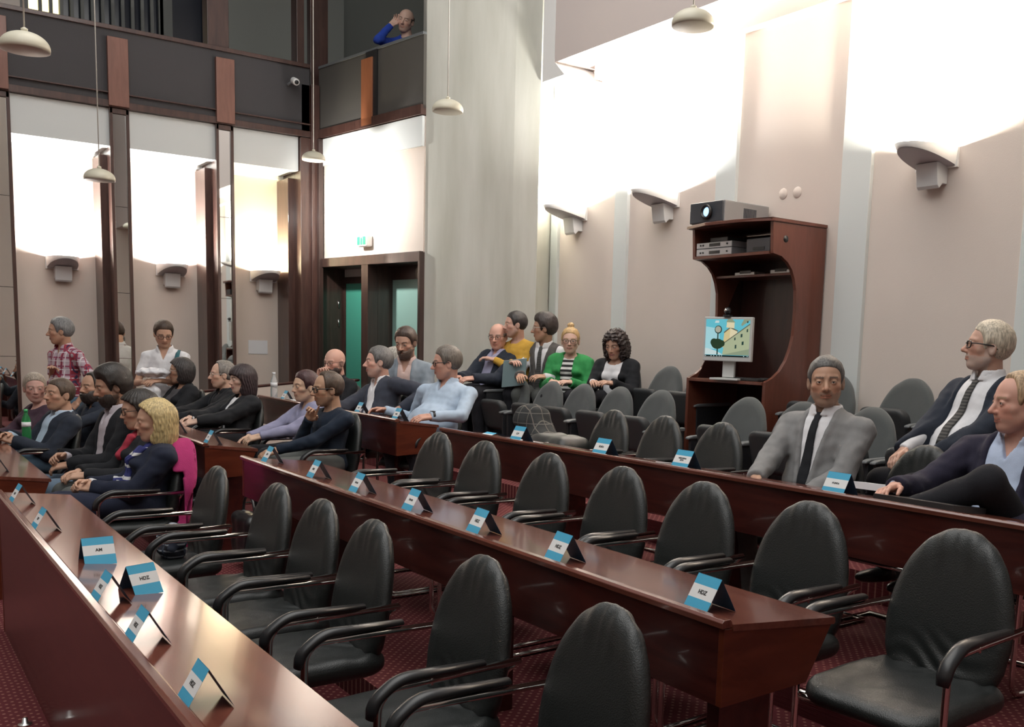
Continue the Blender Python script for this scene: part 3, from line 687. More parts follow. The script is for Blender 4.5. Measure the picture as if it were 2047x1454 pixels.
# loose things on desks and floor
def bottle(loc, label, col, cap, h=.26):
    t = empty('plastic_bottle', loc, 0, label, 'bottle')
    m, nt, b = newmat('bottle_plastic'); b.inputs['Base Color'].default_value = (*col, 1); b.inputs['Transmission Weight'].default_value = .75; b.inputs['Roughness'].default_value = .12; b.inputs['IOR'].default_value = 1.2
    mb = MB(); mb.lathe([(0, 0), (.030, .002), (.033, .012), (.033, h * .35), (.030, h * .40), (.033, h * .45), (.033, h * .62), (.028, h * .72), (.013, h * .86), (.012, h * .92), (0, h * .92)], n=22); mb.build('bottle_body', m, t)
    mb = MB(); mb.lathe([(.015, h * .91), (.015, h), (0, h)], n=16); mb.build('cap', cap, t)
    mb = MB(); mb.lathe([(.0335, h * .45), (.0335, h * .60)], n=22); mb.build('label_band', M['paper'], t)
bottle((1.02, 8.86, .715), 'green plastic bottle on the desk at the left picture edge', (.10, .55, .20), mat('green_cap', (.04, .35, .12), .4), .25)
bottle((3.24, 9.62, 1.0), 'clear water bottle at the far end of the far desk', (.85, .88, .9), M['paper'], .25)
def sheet(name, loc, d, rz, lab, m, cat='paper', tilt=0):
    mb = MB(); mb.bb(-d[0] / 2, d[0] / 2, -d[1] / 2, d[1] / 2, 0, d[2]); o = mb.build(name, m); o.location = loc; o.rotation_euler = (0, tilt, rz); tag(o, lab, cat); return o
T12 = math.atan(.042 / .345)
sheet('paper_sheet', (3.31, 9.42, .999), (.21, .30, .004), .1, 'white papers lying at the far end of the far desk', M['paper'], 'paper', T12)
sheet('paper_sheet', (3.31, 9.02, .999), (.21, .28, .004), -.2, 'white papers lying between two cards on the far desk', M['paper'], 'paper', T12)
sheet('paper_sheet', (xC(5.25) + .22, 5.25, .989), (.10, .28, .003), .1, 'white paper between the fallen card and the next card on the long desk', M['paper'], 'paper', T12)
sheet('paper_sheet', (xC(3.95) + .29, 3.98, .983), (.06, .12, .003), .3, 'white slip of paper left of the two-line card', M['paper'], 'paper', T12)
sheet('tablet', (3.43, 7.28, .985), (.17, .24, .010), .1, 'black tablet lying on the far desk between two cards', M['black'], 'tablet', T12)
tb = sheet('laptop', (3.44, 2.36, .990), (.24, .36, .024), .05, 'closed black laptop on the long desk beside the man with the raised knee', M['black'], 'laptop', T12)
pp_ = sheet('paper_stack', (3.56, 2.72, 1.0), (.10, .16, .03), .2, 'small stack of booklets behind the closed laptop', M['paper'], 'paper', T12)
sk = empty('floor_socket', (.46, 4.4, 0), 0, 'small metal cover on the carpet at the bottom left', 'floor socket')
mb = MB(); mb.lathe([(.028, 0), (.026, .008), (.012, .010), (.010, .030), (0, .032)], n=20); mb.build('cover', M['chrome'], sk)
# ------------------------------------------------------------------ visitor chairs (black leather, chrome cantilever frame)
def chair_back(P):
    # local: x front, y side, z up; oval shield-shaped back leaning backwards
    x = P[:, 0] + .215 + (P[:, 2] - .45) * .17 + .25 * P[:, 1] ** 2 * -1.2; y = P[:, 1]; z = P[:, 2]
    t = np.clip((z - .42) / .49, 0, 1)
    w = np.interp(t, [0, .12, .35, .55, .75, .9, 1], [.175, .205, .222, .215, .185, .14, .10])
    e = np.sqrt((y / .224) ** 2 + (np.maximum(z - .585, 0) / .335) ** 2) - 1
    lo = np.where(z < .585, np.abs(y) - np.interp(z, [.40, .5, .585], [.175, .212, .224]), e * .20)
    lo = smax(lo, .415 - z, .05)
    creases = .0035 * np.sin(np.abs(y) * 95) * np.clip((z - .78) * 9, 0, 1) + .006 * np.sin(z * 95 + 6 * np.sin(y * 13) + np.cos(y * 22) * 1.5) * np.clip((.60 - z) * 7, 0, 1) * np.clip(1.1 - np.abs(y) / .2, 0, 1)
    th = np.abs(x) - .034 * np.clip(1.25 - ((y / .24) ** 2) * .6, .4, 1) + creases
    return smax(th, lo, .045)
def chair_seat(P):
    x, y, z = P[:, 0], P[:, 1], P[:, 2]
    top = .445 + .02 * np.cos(np.clip(x, -.3, .3) * 4) - .10 * np.maximum(x - .15, 0) + .012 * (y / .23) ** 2 * np.clip(.3 - x, 0, 1)
    o = np.sqrt((np.maximum(np.abs(y) - .13, 0) / .11) ** 2 + (np.maximum(np.abs(x - .0) - .14, 0) / .12) ** 2) * .11 - .11
    c = .004 * np.sin(x * 60 + 5 * np.sin(y * 20)) * np.clip((-x - .05) * 6, 0, 1) + .0025 * wob(P, 30)
    return smax(smax(z - top + c, .385 - z, .03), o, .05)
def make_chair(label, group):
    t = empty('visitor_chair', (0, 0, 0), 0, label, 'chair', group)
    netobj('backrest', chair_back, (-.42, -.26, .38), (-.02, .26, .95), .0065, M['leather'], t)
    netobj('seat', chair_seat, (-.32, -.28, .34), (.32, .28, .52), .0075, M['leather'], t)
    mb = MB()
    for s in (-1, 1):
        y = s * .252
        mb.tube(fillet([(-.27, y * .93, .640), (.17, y, .640), (.205, y, .60), (.215, y, .012), (-.25, y, .012)], .085), .0115, 10)
        mb.tube([(-.27, y * .93, .64), (-.255, y * .75, .60), (-.25, y * .6, .52)], .010, 8)
        mb.tube([(.21, y, .40), (.15, y * .8, .385)], .01, 8)
    mb.tube([(-.25, -.252, .012), (-.25, .252, .012)], .0115, 10); mb.tube([(.20, -.252, .385), (.20, .252, .385)], .0105, 8)
    mb.build('frame', M['chrome'], t)
    for s in (-1, 1):
        mb = MB(); y = s * .252
        pts = fillet([(-.13, y, .662), (.145, y, .664), (.215, y, .615), (.228, y, .565)], .07)
        mb.tube(pts, [(.010, .018)] + [(.016, .024)] * (len(pts) - 2) + [(.011, .019)], 12)
        mb.build('armrest', M['black'], t)
        mb = MB(); mb.tube([(.04, y, .628), (.04, y, .655)], .006, 6); mb.build('armrest_screw', M['chrome'], t)
    return t
def put(root, x, y, z, deg, label, group=None, first=[False]):
    o = copy_tree(root) ; o.location = (x, y, z); o.rotation_euler = (0, 0, math.radians(deg)); o['label'] = label
    if group: o['group'] = group
    return o
PROTO = make_chair('x', 'x')
# seat centre = back plane - .27 in x ; chairs face -x (180 degrees)
GA = 'empty black leather chairs behind the near desk'
for (x, y, a, lab) in ((1.56, 1.99, 176, 'black leather chair closest to the bottom edge, behind the near desk'), (1.57, 2.66, 178, 'black leather chair second from the bottom edge behind the near desk'),
        (1.53, 3.41, 177, 'third black leather chair from the bottom, overlapping the next one'), (1.54, 3.95, 178, 'black leather chair with a column of dimples on its back, behind the near desk'),
        (1.53, 4.48, 178, 'black leather chair second from the far end of the empty row behind the near desk'), (1.46, 5.20, 178, 'black leather chair at the far end of the empty row, next to the pink jacket')):
    put(PROTO, x - .29, y, 0, a + 4, lab, GA)
GB = 'empty black leather chairs behind the middle desk'
for (y, lab) in ((1.80, 'big black leather chair at the right edge of the picture, its seat fully in view'), (2.44, 'black leather chair behind the near end of the middle desk, left of the big one'), (3.02, 'black leather chair third from the right in the row behind the middle desk'),
        (3.58, 'black leather chair in the middle of the row behind the middle desk'), (4.20, 'black leather chair fifth from the right behind the middle desk, with creases down its back'), (4.86, 'black leather chair second from the left behind the middle desk'), (5.42, 'black leather chair at the left end of the row behind the middle desk')):
    put(PROTO, 2.86 - .29, y, .12, 184, lab, GB)
GC = 'black leather chairs behind the long desk'
for (y, lab) in ((5.47, 'black leather chair behind the long desk, furthest left of the empty three'), (4.92, 'black leather chair behind the long desk above the two-line card'), (4.38, 'black leather chair behind the long desk just left of the man in the grey suit'),
        (2.93, 'black leather chair between the grey suit and the man with the raised knee')):
    put(PROTO, 4.25 - .29, y, .24, 182, lab, GC)
def rmtree(o):
    for c in TREE.pop(o.name, []): rmtree(c)
    bpy.data.objects.remove(o)

# ------------------------------------------------------------------ tip-up theatre seats of the two back rows
def seat_back(P):
    x = P[:, 0] + .06 + (P[:, 2] - .5) * .20 - .35 * P[:, 1] ** 2; y = P[:, 1]; z = P[:, 2]
    e = np.sqrt((y / .232) ** 2 + (np.maximum(z - .56, 0) / .31) ** 2) * .22 - .22
    lo = smax(np.where(z < .56, np.abs(y) - .232, e), .40 - z, .03)
    return smax(np.abs(x) - .036, lo, .045) + .0012 * wob(P, 25)
def seat_fold(P):      # the seat pan, tipped up
    x = P[:, 0] - .12 - (P[:, 2] - .42) * .28; y = P[:, 1]; z = P[:, 2]
    q = np.stack([y, z - .52], 1); d = np.abs(q) - np.array([.195, .145]) + .07
    lo = np.linalg.norm(np.maximum(d, 0), axis=1) + np.minimum(d.max(axis=1), 0) - .07
    return smax(np.abs(x) - .045, lo, .04)
def make_seat(down=False):
    t = empty('theatre_seat', (0, 0, 0), 0, 'x', 'seat')
    netobj('backrest', seat_back, (-.30, -.27, .36), (.12, .27, .92), .008, M['gfab'], t)
    if down: netobj('seat_pan', lambda P: sbox(P, (.09, 0, .415), (.22, .215, .035), .03) + .001 * wob(P, 20), (-.2, -.27, .34), (.36, .27, .50), .011, M['gfab'], t)
    else: netobj('tip_up_seat', seat_fold, (-.02, -.25, .34), (.30, .25, .72), .009, M['dfab'], t)
    for s in (-1, 1):
        mb = MB(); y = s * .238
        mb.prism([(-.17, .0), (.20, .0), (.22, .56), (-.15, .56)], y - .014, y + .014); mb.build('side_panel', M['panelblack'], t, .004)
        mb = MB(); mb.prism([(-.16, .585), (.20, .575), (.245, .565), (.25, .548), (-.16, .555)], y - .022, y + .022); mb.build('arm_pad', M['armgrey'], t, .008)
    return t
SP = make_seat()
GD = 'tip-up theatre seats in the front one of the two back rows'; GE = 'tip-up theatre seats along the right wall'
for i, (r, lab) in enumerate(((1.60, 'tip-up seat at the left end of the lower back row, beside the light blue shoulder'), (1.49, 'tip-up seat in the lower back row directly below the teal book'), (1.392, 'tip-up seat in the lower back row below the man in the vest'),
        (1.290, 'tip-up seat in the lower back row below the woman in green'), (1.185, 'tip-up seat in the lower back row below the curly-haired woman'), (.995, 'tip-up seat in the lower back row directly below the monitor'), (.893, 'tip-up seat in the lower back row left of the grey-suited man head'),
        (.781, 'tip-up seat in the lower back row right of the grey-suited man head'), (.675, 'tip-up seat in the lower back row between the grey-suited man and the white-haired man'))):
    put(SP, 5.03, 5.10 * r, .40, 180, lab, GD)
for (y, lab) in ((6.80, 'empty tip-up seat along the wall, next to the curly-haired woman'), (6.30, 'empty tip-up seat along the wall next to the cabinet'), (4.90, 'tip-up seat along the wall just right of the cabinet, behind the grey-suited man'),
        (4.23, 'tip-up seat along the wall with its whole oval back in view, right of the cabinet'), (3.70, 'tip-up seat along the wall at the shoulder of the white-haired man'), (3.12, 'tip-up seat along the wall behind the white-haired man')):
    put(SP, 5.76, y, .576, 180, lab, GE)
rmtree(SP)
# ------------------------------------------------------------------ people
def skinmat(name, rough=.55):
    m, nt, b = newmat(name); a = nt.nodes.new('ShaderNodeAttribute'); a.attribute_name = 'tone'
    nt.links.new(a.outputs['Color'], b.inputs['Base Color']); b.inputs['Roughness'].default_value = rough
    b.inputs['Subsurface Weight'].default_value = .06; b.inputs['Subsurface Radius'].default_value = (.02, .008, .004); b.inputs['Subsurface Scale'].default_value = .3
    return m
M['skin'] = skinmat('skin')
def cloth(name, col, rough=.85, bump=.35, scale=350, var=.06): return mat(name, col, rough, bump=bump, bscale=scale, var=var, vscale=25, sheen=.03, spec=.25)
M['eye'] = mat('eye_white', (.62, .60, .57), .2); M['iris'] = mat('eye_iris', (.05, .035, .025), .15)
HAIRM = {}
def hairmat(col):
    if col not in HAIRM:
        m, nt, b = newmat('hair_%d' % len(HAIRM)); N = nt.nodes; L = nt.links
        tc = N.new('ShaderNodeTexCoord'); mp = N.new('ShaderNodeMapping'); mp.inputs['Scale'].default_value = (60, 60, 9)
        n = N.new('ShaderNodeTexNoise'); n.inputs['Scale'].default_value = 2.2; n.inputs['Detail'].default_value = 4
        L.new(tc.outputs['Object'], mp.inputs[0]); L.new(mp.outputs[0], n.inputs['Vector'])
        r = N.new('ShaderNodeValToRGB'); r.color_ramp.elements[0].position = .35; r.color_ramp.elements[1].position = .65
        r.color_ramp.elements[0].color = (*[c * .62 for c in col], 1); r.color_ramp.elements[1].color = (*[min(1, c * 1.35) for c in col], 1)
        L.new(n.outputs['Fac'], r.inputs[0]); L.new(r.outputs[0], b.inputs['Base Color']); b.inputs['Roughness'].default_value = .5
        bp = N.new('ShaderNodeBump'); bp.inputs['Strength'].default_value = .6; bp.inputs['Distance'].default_value = .004
        L.new(n.outputs['Fac'], bp.inputs['Height']); L.new(bp.outputs[0], b.inputs['Normal']); HAIRM[col] = m
    return HAIRM[col]
def Rz(a): c, s = math.cos(a), math.sin(a); return np.array([[c, -s, 0], [s, c, 0], [0, 0, 1.]])
def Ry(a): c, s = math.cos(a), math.sin(a); return np.array([[c, 0, s], [0, 1, 0], [-s, 0, c]])
def Rx(a): c, s = math.cos(a), math.sin(a); return np.array([[1, 0, 0], [0, c, -s], [0, s, c]])
def unit(v): v = np.asarray(v, float); return v / max(np.linalg.norm(v), 1e-9)

def head_sdf(Q, sex, jaw=1.0, smile=0.0, smallnose=False):
    d = ell(Q, (-.010, 0, .026), (.096, .076, .088))
    fw = .060 * jaw if sex == 'm' else .054 * jaw
    d = smin(d, ell(Q, (.022, 0, -.040), (.066, fw, .072)), .025)
    d = smin(d, ell(Q, (.052, 0, -.094), (.024, .024 if sex == 'm' else .018, .019)), .022)
    A = Q.copy(); A[:, 1] = np.abs(A[:, 1])
    d = smin(d, rc(A, (-.004, .050 * jaw, -.052), (.045, .022, -.092), .017, .014), .025)
    d = smin(d, rc(A, (.060, .040, -.018), (.045, .052, -.020), .014, .012), .018)      # cheekbone
    d = smin(d, rc(A, (.079, .012, .022), (.066, .044, .022), .010, .008), .014)        # brow
    d = smax(d, -ell(A, (.099, .031, .002), (.022, .017, .012)), .012)                   # eye socket
    lid = smax(ell(A, (.0725, .0315, .0015), (.0150, .0155, .0135)), -ell(A, (.092, .0315, .0005), (.016, .0125, .0042)), .0015)
    d = smin(d, lid, .003)
    ns = .8 if smallnose or sex == 'f' else 1.0
    d = smin(d, rc(Q, (.082, 0, .010), (.082 + .024 * ns, 0, -.030), .0075, .0115 * ns), .010)
    d = smin(d, rc(A, (.082 + .012 * ns, .010, -.034), (.084, .013, -.034), .008 * ns, .006), .006)
    # lips and the line between them
    d = smin(d, rc(A, (.086, 0, -.0585), (.074, .022 + .004 * smile, -.0595 + .006 * smile), .0060, .0035), .006)
    d = smin(d, rc(A, (.084, 0, -.0685), (.074, .018, -.0665 + .004 * smile), .0070, .0035), .006)
    d = smax(d, -rc(A, (.094, 0, -.0632), (.080, .024 + .004 * smile, -.0622 + .009 * smile), .0028, .002), .004)
    # ears
    E = A - np.array([-.010, .077, -.008]); E = E @ Rz(-.35)
    e = smax(ell(E, (0, 0, 0), (.018, .0085, .031)), -ell(E, (.004, .010, .004), (.010, .006, .018)), .004)
    d = smin(d, e, .006)
    return d
def hair_sdf(Q, style, ph=0.0, sexm=True):
    x, y, z = Q[:, 0], Q[:, 1], Q[:, 2]; ay = np.abs(y)
    an = np.arctan2(y, -x - .02)
    st = .0014 * wob(Q, 80, ph) + (.0016 * np.sin(an * 30 + 5 * np.sin(z * 22 + ph)) if style in ('bob', 'long', 'bangs', 'bobshort') else 0)
    C = ell(Q, (-.012, 0, .028), (.098, .079, .090))
    line = np.interp(x, [-.06, -.036, -.024, -.006, .008, .020, .028, .044, .064, .082], [-.078, -.072, -.040, -.004, .006, -.018, -.016, .044, .066, .076])
    keep = (line - z) * .62
    side = np.where((x > .012) & (z < .055), (x - .012) * .8, -1)
    if style in ('short', 'crop', 'quiff', 'recede', 'fringe', 'bun', 'thick'):
        t = dict(short=.010, crop=.006, quiff=.010, recede=.008, fringe=.007, bun=.008, thick=.022)[style]
        top = np.clip((z - .05) * 12, 0, 1)
        tp_ = np.clip(-(keep + dict(short=.0, crop=.0, quiff=0, recede=.004, fringe=.004, bun=.0, thick=-.006)[style]) / .030, .0, 1) ** .6
        d = C - (t + st + top * dict(short=.006, crop=.002, quiff=.010, recede=.002, fringe=0, bun=.004, thick=.012)[style]) * tp_
        sh = dict(short=.0, crop=.0, quiff=0, recede=.004, fringe=.004, bun=.0, thick=-.006)[style]
        g = keep + sh
        if style in ('recede',): g = np.maximum(g, np.where(z > .02, (x - .036 + np.maximum(.03 - ay, 0) * -.5) * .7, -1))
        if style == 'fringe': g = np.maximum(g, z - .030 + np.maximum(-x - .03, 0) * -.35)
        if sexm: g = g + .35 * np.maximum(ay - .030, 0) * np.clip((x - .045) * 60, 0, 1)
        d = smax(d, g, .003); d = smax(d, -.075 - z, .008)
        if style == 'quiff': d = smin(d, ell(Q, (.045, 0, .112), (.040, .050, .016)), .015)
        if style == 'bun': d = smin(d, ell(Q, (-.008, 0, .142), (.030, .032, .026)) - st, .012); 
        # ear gap
        d = smax(d, -ell(np.stack([x, ay, z], 1), (.004, .088, -.022), (.026, .018, .042)), .006)
        return d
    if style == 'bob' or style == 'bobshort' or style == 'long' or style == 'bangs' or style == 'curly':
        low = dict(bob=-.135, bobshort=-.07, long=-.205, bangs=-.22, curly=-.20)[style]
        cz = (.118 + low) / 2; rz_ = (.118 - low) / 2
        wx = dict(bob=.105, bobshort=.100, long=.098, bangs=.104, curly=.115)[style]; wy = dict(bob=.104, bobshort=.092, long=.098, bangs=.100, curly=.118)[style]
        body = ell(Q, (-.030, 0, cz), (wx, wy, rz_ * 1.06))
        d = smin(C - .020, body, .03)
        d = smax(d, low - z + .01, .02)
        if style in ('long', 'bangs', 'curly'): d = smax(d, -(ell(Q, (.045, 0, -.18), (.085, .070, .10))), .02)
        # opening for the face
        fo = ell(Q, dict(long=(.112, -.02, -.012), bangs=(.115, 0, -.035)).get(style, (.108, 0, -.022)), dict(long=(.118, .20, .112), bangs=(.092, .18, .082), bobshort=(.104, .19, .102), bob=(.096, .17, .102), curly=(.085, .10, .095))[style])
        d = smax(d, -fo, .012)
        d = smax(d, -ell(Q, (.100, 0, -.115), (.10, .075, .07)), .015)
        if style == 'curly': d = d + .010 * wob(Q, 95, ph) + .006 * wob(Q, 160, ph)
        else: d = d - st * 1.3
        return d
    return np.full(len(Q), 1.0)

class Person:
    pass
PEOPLE = []
def person(label, top, face, floor, lean=(-.06, 0), hyaw=0, hpitch=0, hroll=0, sex='m', hair=('short', (.03, .02, .015)), skin=(.56, .34, .25), top_c=None, jacket=None,
           trousers=None, L=None, R=None, Lh=None, Rh=None, legs=None, h=.0055, beard=None, glasses=None, tie=None, collar=True, vopen=(.075, .035, .30, .0), belly=0.0, stand=False, shoes=True, build=1.0,
           hands=('rest', 'rest'), extra=None, sleeve=1.0, smile=0, sleeves_short=False, jaw=1.0, lips=None, visible_legs=True, group=None):
    """top: world point of the crown of the head. face: direction the chest faces (degrees). Local frame: +x forward, +y left, z up from the floor."""
    fa = math.radians(face); F = np.array([math.cos(fa), math.sin(fa)]); Lf = np.array([-F[1], F[0]])
    sh = .186 * build if sex == 'm' else .163 * build
    s = 1.0 if sex == 'm' else .94
    hp = math.radians(hpitch); hy = math.radians(hyaw); hr = math.radians(hroll)
    HR = Rz(hy) @ Ry(hp) @ Rx(hr)              # head frame -> local
    HS = 1.10 if sex == 'm' else 1.05
    crown = HR @ np.array([-.012, 0, .118]) * HS
    zc = top[2] - floor - crown[2]              # head centre height
    pz = .56 if not stand else top[2] - floor - .80
    nl = np.array([lean[0], lean[1], zc - .128 * s - .01])     # neck base
    hc = nl + np.array([.035 + .03 * math.sin(hp), 0, .175 * s])
    hc[2] = zc
    off = hc + crown
    org = np.array([top[0], top[1]]) - F * off[0] - Lf * off[1]
    t = empty('person', (org[0], org[1], floor), fa, label, 'person', group)
    P0 = np.array([0, 0, pz]); N0 = nl; U = unit(N0 - P0); Lt = np.linalg.norm(N0 - P0)
    Xt = unit(np.cross(np.array([0, 1, 0]), U)); Yt = np.cross(U, Xt)
    if Xt[0] < 0: Xt = -Xt
    Yt = np.cross(U, Xt); TR = np.stack([Xt, Yt, U], 1)     # torso frame -> local
    k = Lt / .50
    def T(P): q = (P - P0) @ TR; q = q.copy(); q[:, 2] = q[:, 2] / k; return q
    def tw(p): return P0 + TR @ (np.array(p, float) * np.array([1, 1, k]))
    SHL = tw((-.012, sh, .405)); SHR = tw((-.012, -sh, .405))
    ua, fl = .285 * s, .255 * s
    def arm(S, w, hint, default):
        if w is not None and w[0] == 'w': e_ = np.array(w[1:3]) - org; w = (e_ @ F, e_ @ Lf, w[3] - floor)
        w = np.array(w if w is not None else default, float); d = w - S; dl = np.linalg.norm(d)
        if dl > (ua + fl) * .985: w = S + d / dl * (ua + fl) * .985; dl = (ua + fl) * .985; d = w - S
        a = (ua * ua - fl * fl + dl * dl) / (2 * dl); hh = math.sqrt(max(ua * ua - a * a, 0)); u = d / dl
        hv = np.array(hint, float); hv = unit(hv - u * (hv @ u)); return S + u * a + hv * hh, w
    if stand: dL, dR = (.06, sh + .05, pz - .02), (.06, -sh - .05, pz - .02)
    else: dL, dR = (.34, .10, .68), (.34, -.10, .68)
    EL, WL = arm(SHL, L, Lh or (-.3, .5, -.8), dL); ER, WR = arm(SHR, R, Rh or (-.3, -.5, -.8), dR)
    # --- hands
    def hand_prims(E, Wp, side, mode):
        u = unit(Wp - E); 
        if mode == 'up': n0 = np.array([1, 0, .2])
        elif mode == 'flat': n0 = np.array([0, 0, -1.]); u = unit(u * np.array([1, 1, .15]))
        elif mode == 'grip': n0 = np.array([0, -side * .7, -.7]); 
        elif mode == 'point': n0 = np.array([.6, -side * .5, 0])
        else: n0 = np.array([0.1, -side * .45, -1.]); u = unit(u * np.array([1, 1, .7]) + np.array([0, 0, -.12]))
        n = unit(n0 - u * (n0 @ u)); v = np.cross(n, u) * side       # v towards the thumb side
        if mode in ('rest', 'flat', 'grip') : pass
        c = Wp + u * .045; pr = [('box', c, np.stack([u, v, n], 1), (.046 * s, .039 * s, .014 * s), .012)]
        curls = {'rest': 28, 'flat': 8, 'grip': 52, 'up': 30, 'point': 62}[mode]
        for i, (vv, ln) in enumerate(((.030, .074), (.010, .082), (-.011, .076), (-.031, .060))):
            cu = math.radians(curls * (1 + .12 * i))
            if mode == 'point' and i == 0: cu = math.radians(6)
            p = Wp + (u * .088 + v * vv) * s; dcur = u + v * (vv * 1.2); dcur = unit(dcur); ang = cu * .6; r = .0088 * s
            for j, seg in enumerate((.45, .31, .24)):
                dd = unit(dcur * math.cos(ang) + n * math.sin(ang)); q = p + dd * ln * seg * s; pr.append(('cap', p, q, r, r * .9)); p = q; r *= .9; ang += cu * .85
        b = Wp + (u * .022 + v * .028 + n * .004) * s; m1 = b + unit(u * .75 + v * .75 + n * .3) * .036 * s; m2 = m1 + unit(u * .95 + v * .15 + n * .35) * .030 * s; m3 = m2 + unit(u + n * .5) * .024 * s
        pr += [('cap', b, m1, .0125 * s, .0105 * s), ('cap', m1, m2, .0105 * s, .0095 * s), ('cap', m2, m3, .0095 * s, .0078 * s)]
        return pr
    HL = hand_prims(EL, WL, 1, hands[0]); HRt = hand_prims(ER, WR, -1, hands[1])
    def hand_d(P, pr):
        d = None
        for q in pr:
            if q[0] == 'box': e = sbox((P - q[1]) @ q[2], (0, 0, 0), q[3], q[4])
            else: e = rc(P, q[1], q[2], q[3], q[4])
            d = e if d is None else smin(d, e, .0045 if q[0] == 'cap' else .004)
        return d
    def near(P, c, r): return np.linalg.norm(P - c, axis=1) < r
    nk = .056 if sex == 'm' else .045
    nbk = tw((-.015, 0, .47))
    def body(P):
        d = rc(P, hc + HR @ np.array([-.028, 0, -.055]), nbk, nk, nk + .006)
        q = T(P); d = smin(d, ell(q, (-.005, 0, .33), (.085, .135 * build, .14)), .05)
        d = smin(d, rc(P, tw((-.015, .0, .47)), tw((-.02, sh * .75, .40)), .042, .028), .03); d = smin(d, rc(P, tw((-.015, .0, .47)), tw((-.02, -sh * .75, .40)), .042, .028), .03)
        d = smin(d, rc(P, tw((0, 0, .25)), tw((0, 0, .05)), .09, .10), .04)
        for S_, E_, W_, pr in ((SHL, EL, WL, HL), (SHR, ER, WR, HRt)):
            d = smin(d, rc(P, S_, E_, .040, .034), .02); d = smin(d, rc(P, E_, W_ + unit(W_ - E_) * .01, .036, .023), .012)
            m = near(P, W_ + unit(W_ - E_) * .08, .17)
            if m.any():
                e = np.full(len(P), 1.0); e[m] = hand_d(P[m], pr); d = smin(d, e, .010)
        m = near(P, hc, .22)
        if m.any():
            e = np.full(len(P), 1.0); e[m] = head_sdf(((P[m] - hc) @ HR) / HS, sex, jaw, smile) * HS; d = smin(d, e, .014)
        return d
    sk = np.array(skin); hcol = np.array(hair[1]) if hair else sk * .4
    lipc = np.array(lips) if lips else sk * np.array([.92, .62, .60])
    def tone(V):
        Q = ((V - hc) @ HR) / HS; x, y, z = Q.T; ay = np.abs(y)
        c = np.tile(sk, (len(V), 1)) * (1 + .05 * wob(V, 40))[:, None]
        fm = np.linalg.norm(Q, axis=1) < .15
        def mix(mask, col, w): c[mask] = c[mask] * (1 - w) + np.asarray(col) * w
        ch = fm & (x > .03) & (np.abs(z + .03) < .028) & (ay > .025) & (ay < .06); mix(ch, sk * np.array([1.08, .84, .80]), .5)
        mix(fm & (x > .075) & (ay < .022) & (z < -.018) & (z > -.045), sk * np.array([1.05, .82, .78]), .4)
        if beard:
            bm = fm & (x > -.012) & ((z < -.048) & (z < -.045 + (x - .05) * -.2)) & ~((np.abs(z + .064) < .009) & (ay < .022) & (x > .06)); mix(bm, beard[0], beard[1])
            mix(fm & (x > .07) & (ay < .030) & (z < -.043) & (z > -.057), beard[0], beard[1])
            mix(fm & (x > -.02) & (x < .02) & (ay > .055) & (z < .01), beard[0], beard[1] * .8)
        mix(fm & (x > .068) & (ay < .024) & (np.abs(z + .0635) < .0085), lipc, .8)
        mix(fm & (x > .070) & (ay < .025) & (np.abs(z + .0632 - .3 * np.maximum(ay - .012, 0)) < .0022), sk * .25, .75)
        mix(fm & (x > .055) & (ay > .013) & (ay < .050) & (np.abs(z - .0235 + .10 * np.abs(ay - .030)) < .0045), np.minimum(hcol * .8, sk * .7), .75)
        mix(fm & (x > .055) & (ay > .018) & (ay < .045) & (np.abs(z - .0015) < .0050), sk * .45, .55)
        mix(fm & (x > .095) & (z < -.036) & (z > -.042) & (ay < .014) & (ay > .004), sk * .3, .6)
        return np.clip(c, 0, 1)
    pts = np.array([hc + .16, hc - .16, EL, ER, WL + .19, WL - .19, WR + .19, WR - .19, SHL + .07, SHR - .07, P0 - .14, P0 + .14, nl - .12, EL - .06, ER - .06, EL + .06, ER + .06])
    lo, hi = pts.min(0) - .02, pts.max(0) + .02
    bobj = netobj('body', body, lo, hi, h, M['skin'], t, tone)
    # --- eyes
    for sgn in (-1, 1):
        ec = hc + HR @ (np.array([.0735, sgn * .0315, .0012]) * HS)
        me_ = MB(); Rm = Matrix([list(r_) for r_ in HR]) @ Matrix.Rotation(PI / 2, 3, 'Y')
        me_.lathe([(0, -.0118), (.008, -.0085), (.0118, 0), (.0085, .0085), (.0052, .0108)], tuple(ec), 14, 0, Rm)
        me_.lathe([(.0054, .0108), (.003, .0118), (0, .0121)], tuple(ec), 12, 1, Rm)
        me_.build('eye', [M['eye'], M['iris']], t)
    # --- hair
    if hair and hair[0] != 'bald':
        rr = .34 if hair[0] in ('long', 'bangs', 'curly', 'bob') else .2
        hb = hc + np.array([-.02, 0, -.08 if rr > .3 else 0])
        netobj('hair', lambda P: hair_sdf(((P - hc) @ HR) / HS, hair[0], len(label), sex == 'm') * HS, hb - np.array([.19, .17, rr * .75]), hb + np.array([.17, .17, .26]), .0055, hairmat(hair[1]), t)
    if beard and len(beard) > 2 and beard[2]:
        def bd(P):
            Q = ((P - hc) @ HR) / HS; A = Q.copy(); A[:, 1] = np.abs(A[:, 1])
            d = ell(Q, (.030, 0, -.058), (.066, .060 * jaw, .066)) - beard[2] - .001 * np.sin(Q[:, 1] * 400) 
            d = smin(d, ell(Q, (.054, 0, -.098), (.026, .028, .024)) - beard[2] * .8, .02)
            d = smax(d, Q[:, 2] + .046 + (.055 - Q[:, 0]) * -.15 - np.maximum(A[:, 1] - .045, 0) * 2.0, .006); d = smax(d, -.004 - Q[:, 0], .01)
            d = smax(d, -rc(A, (.10, 0, -.064), (.082, .016, -.063), .008, .006), .004)
            return d * HS
        netobj('beard', bd, hc - .16, hc + .16, .0055, hairmat(tuple(beard[0])), t)
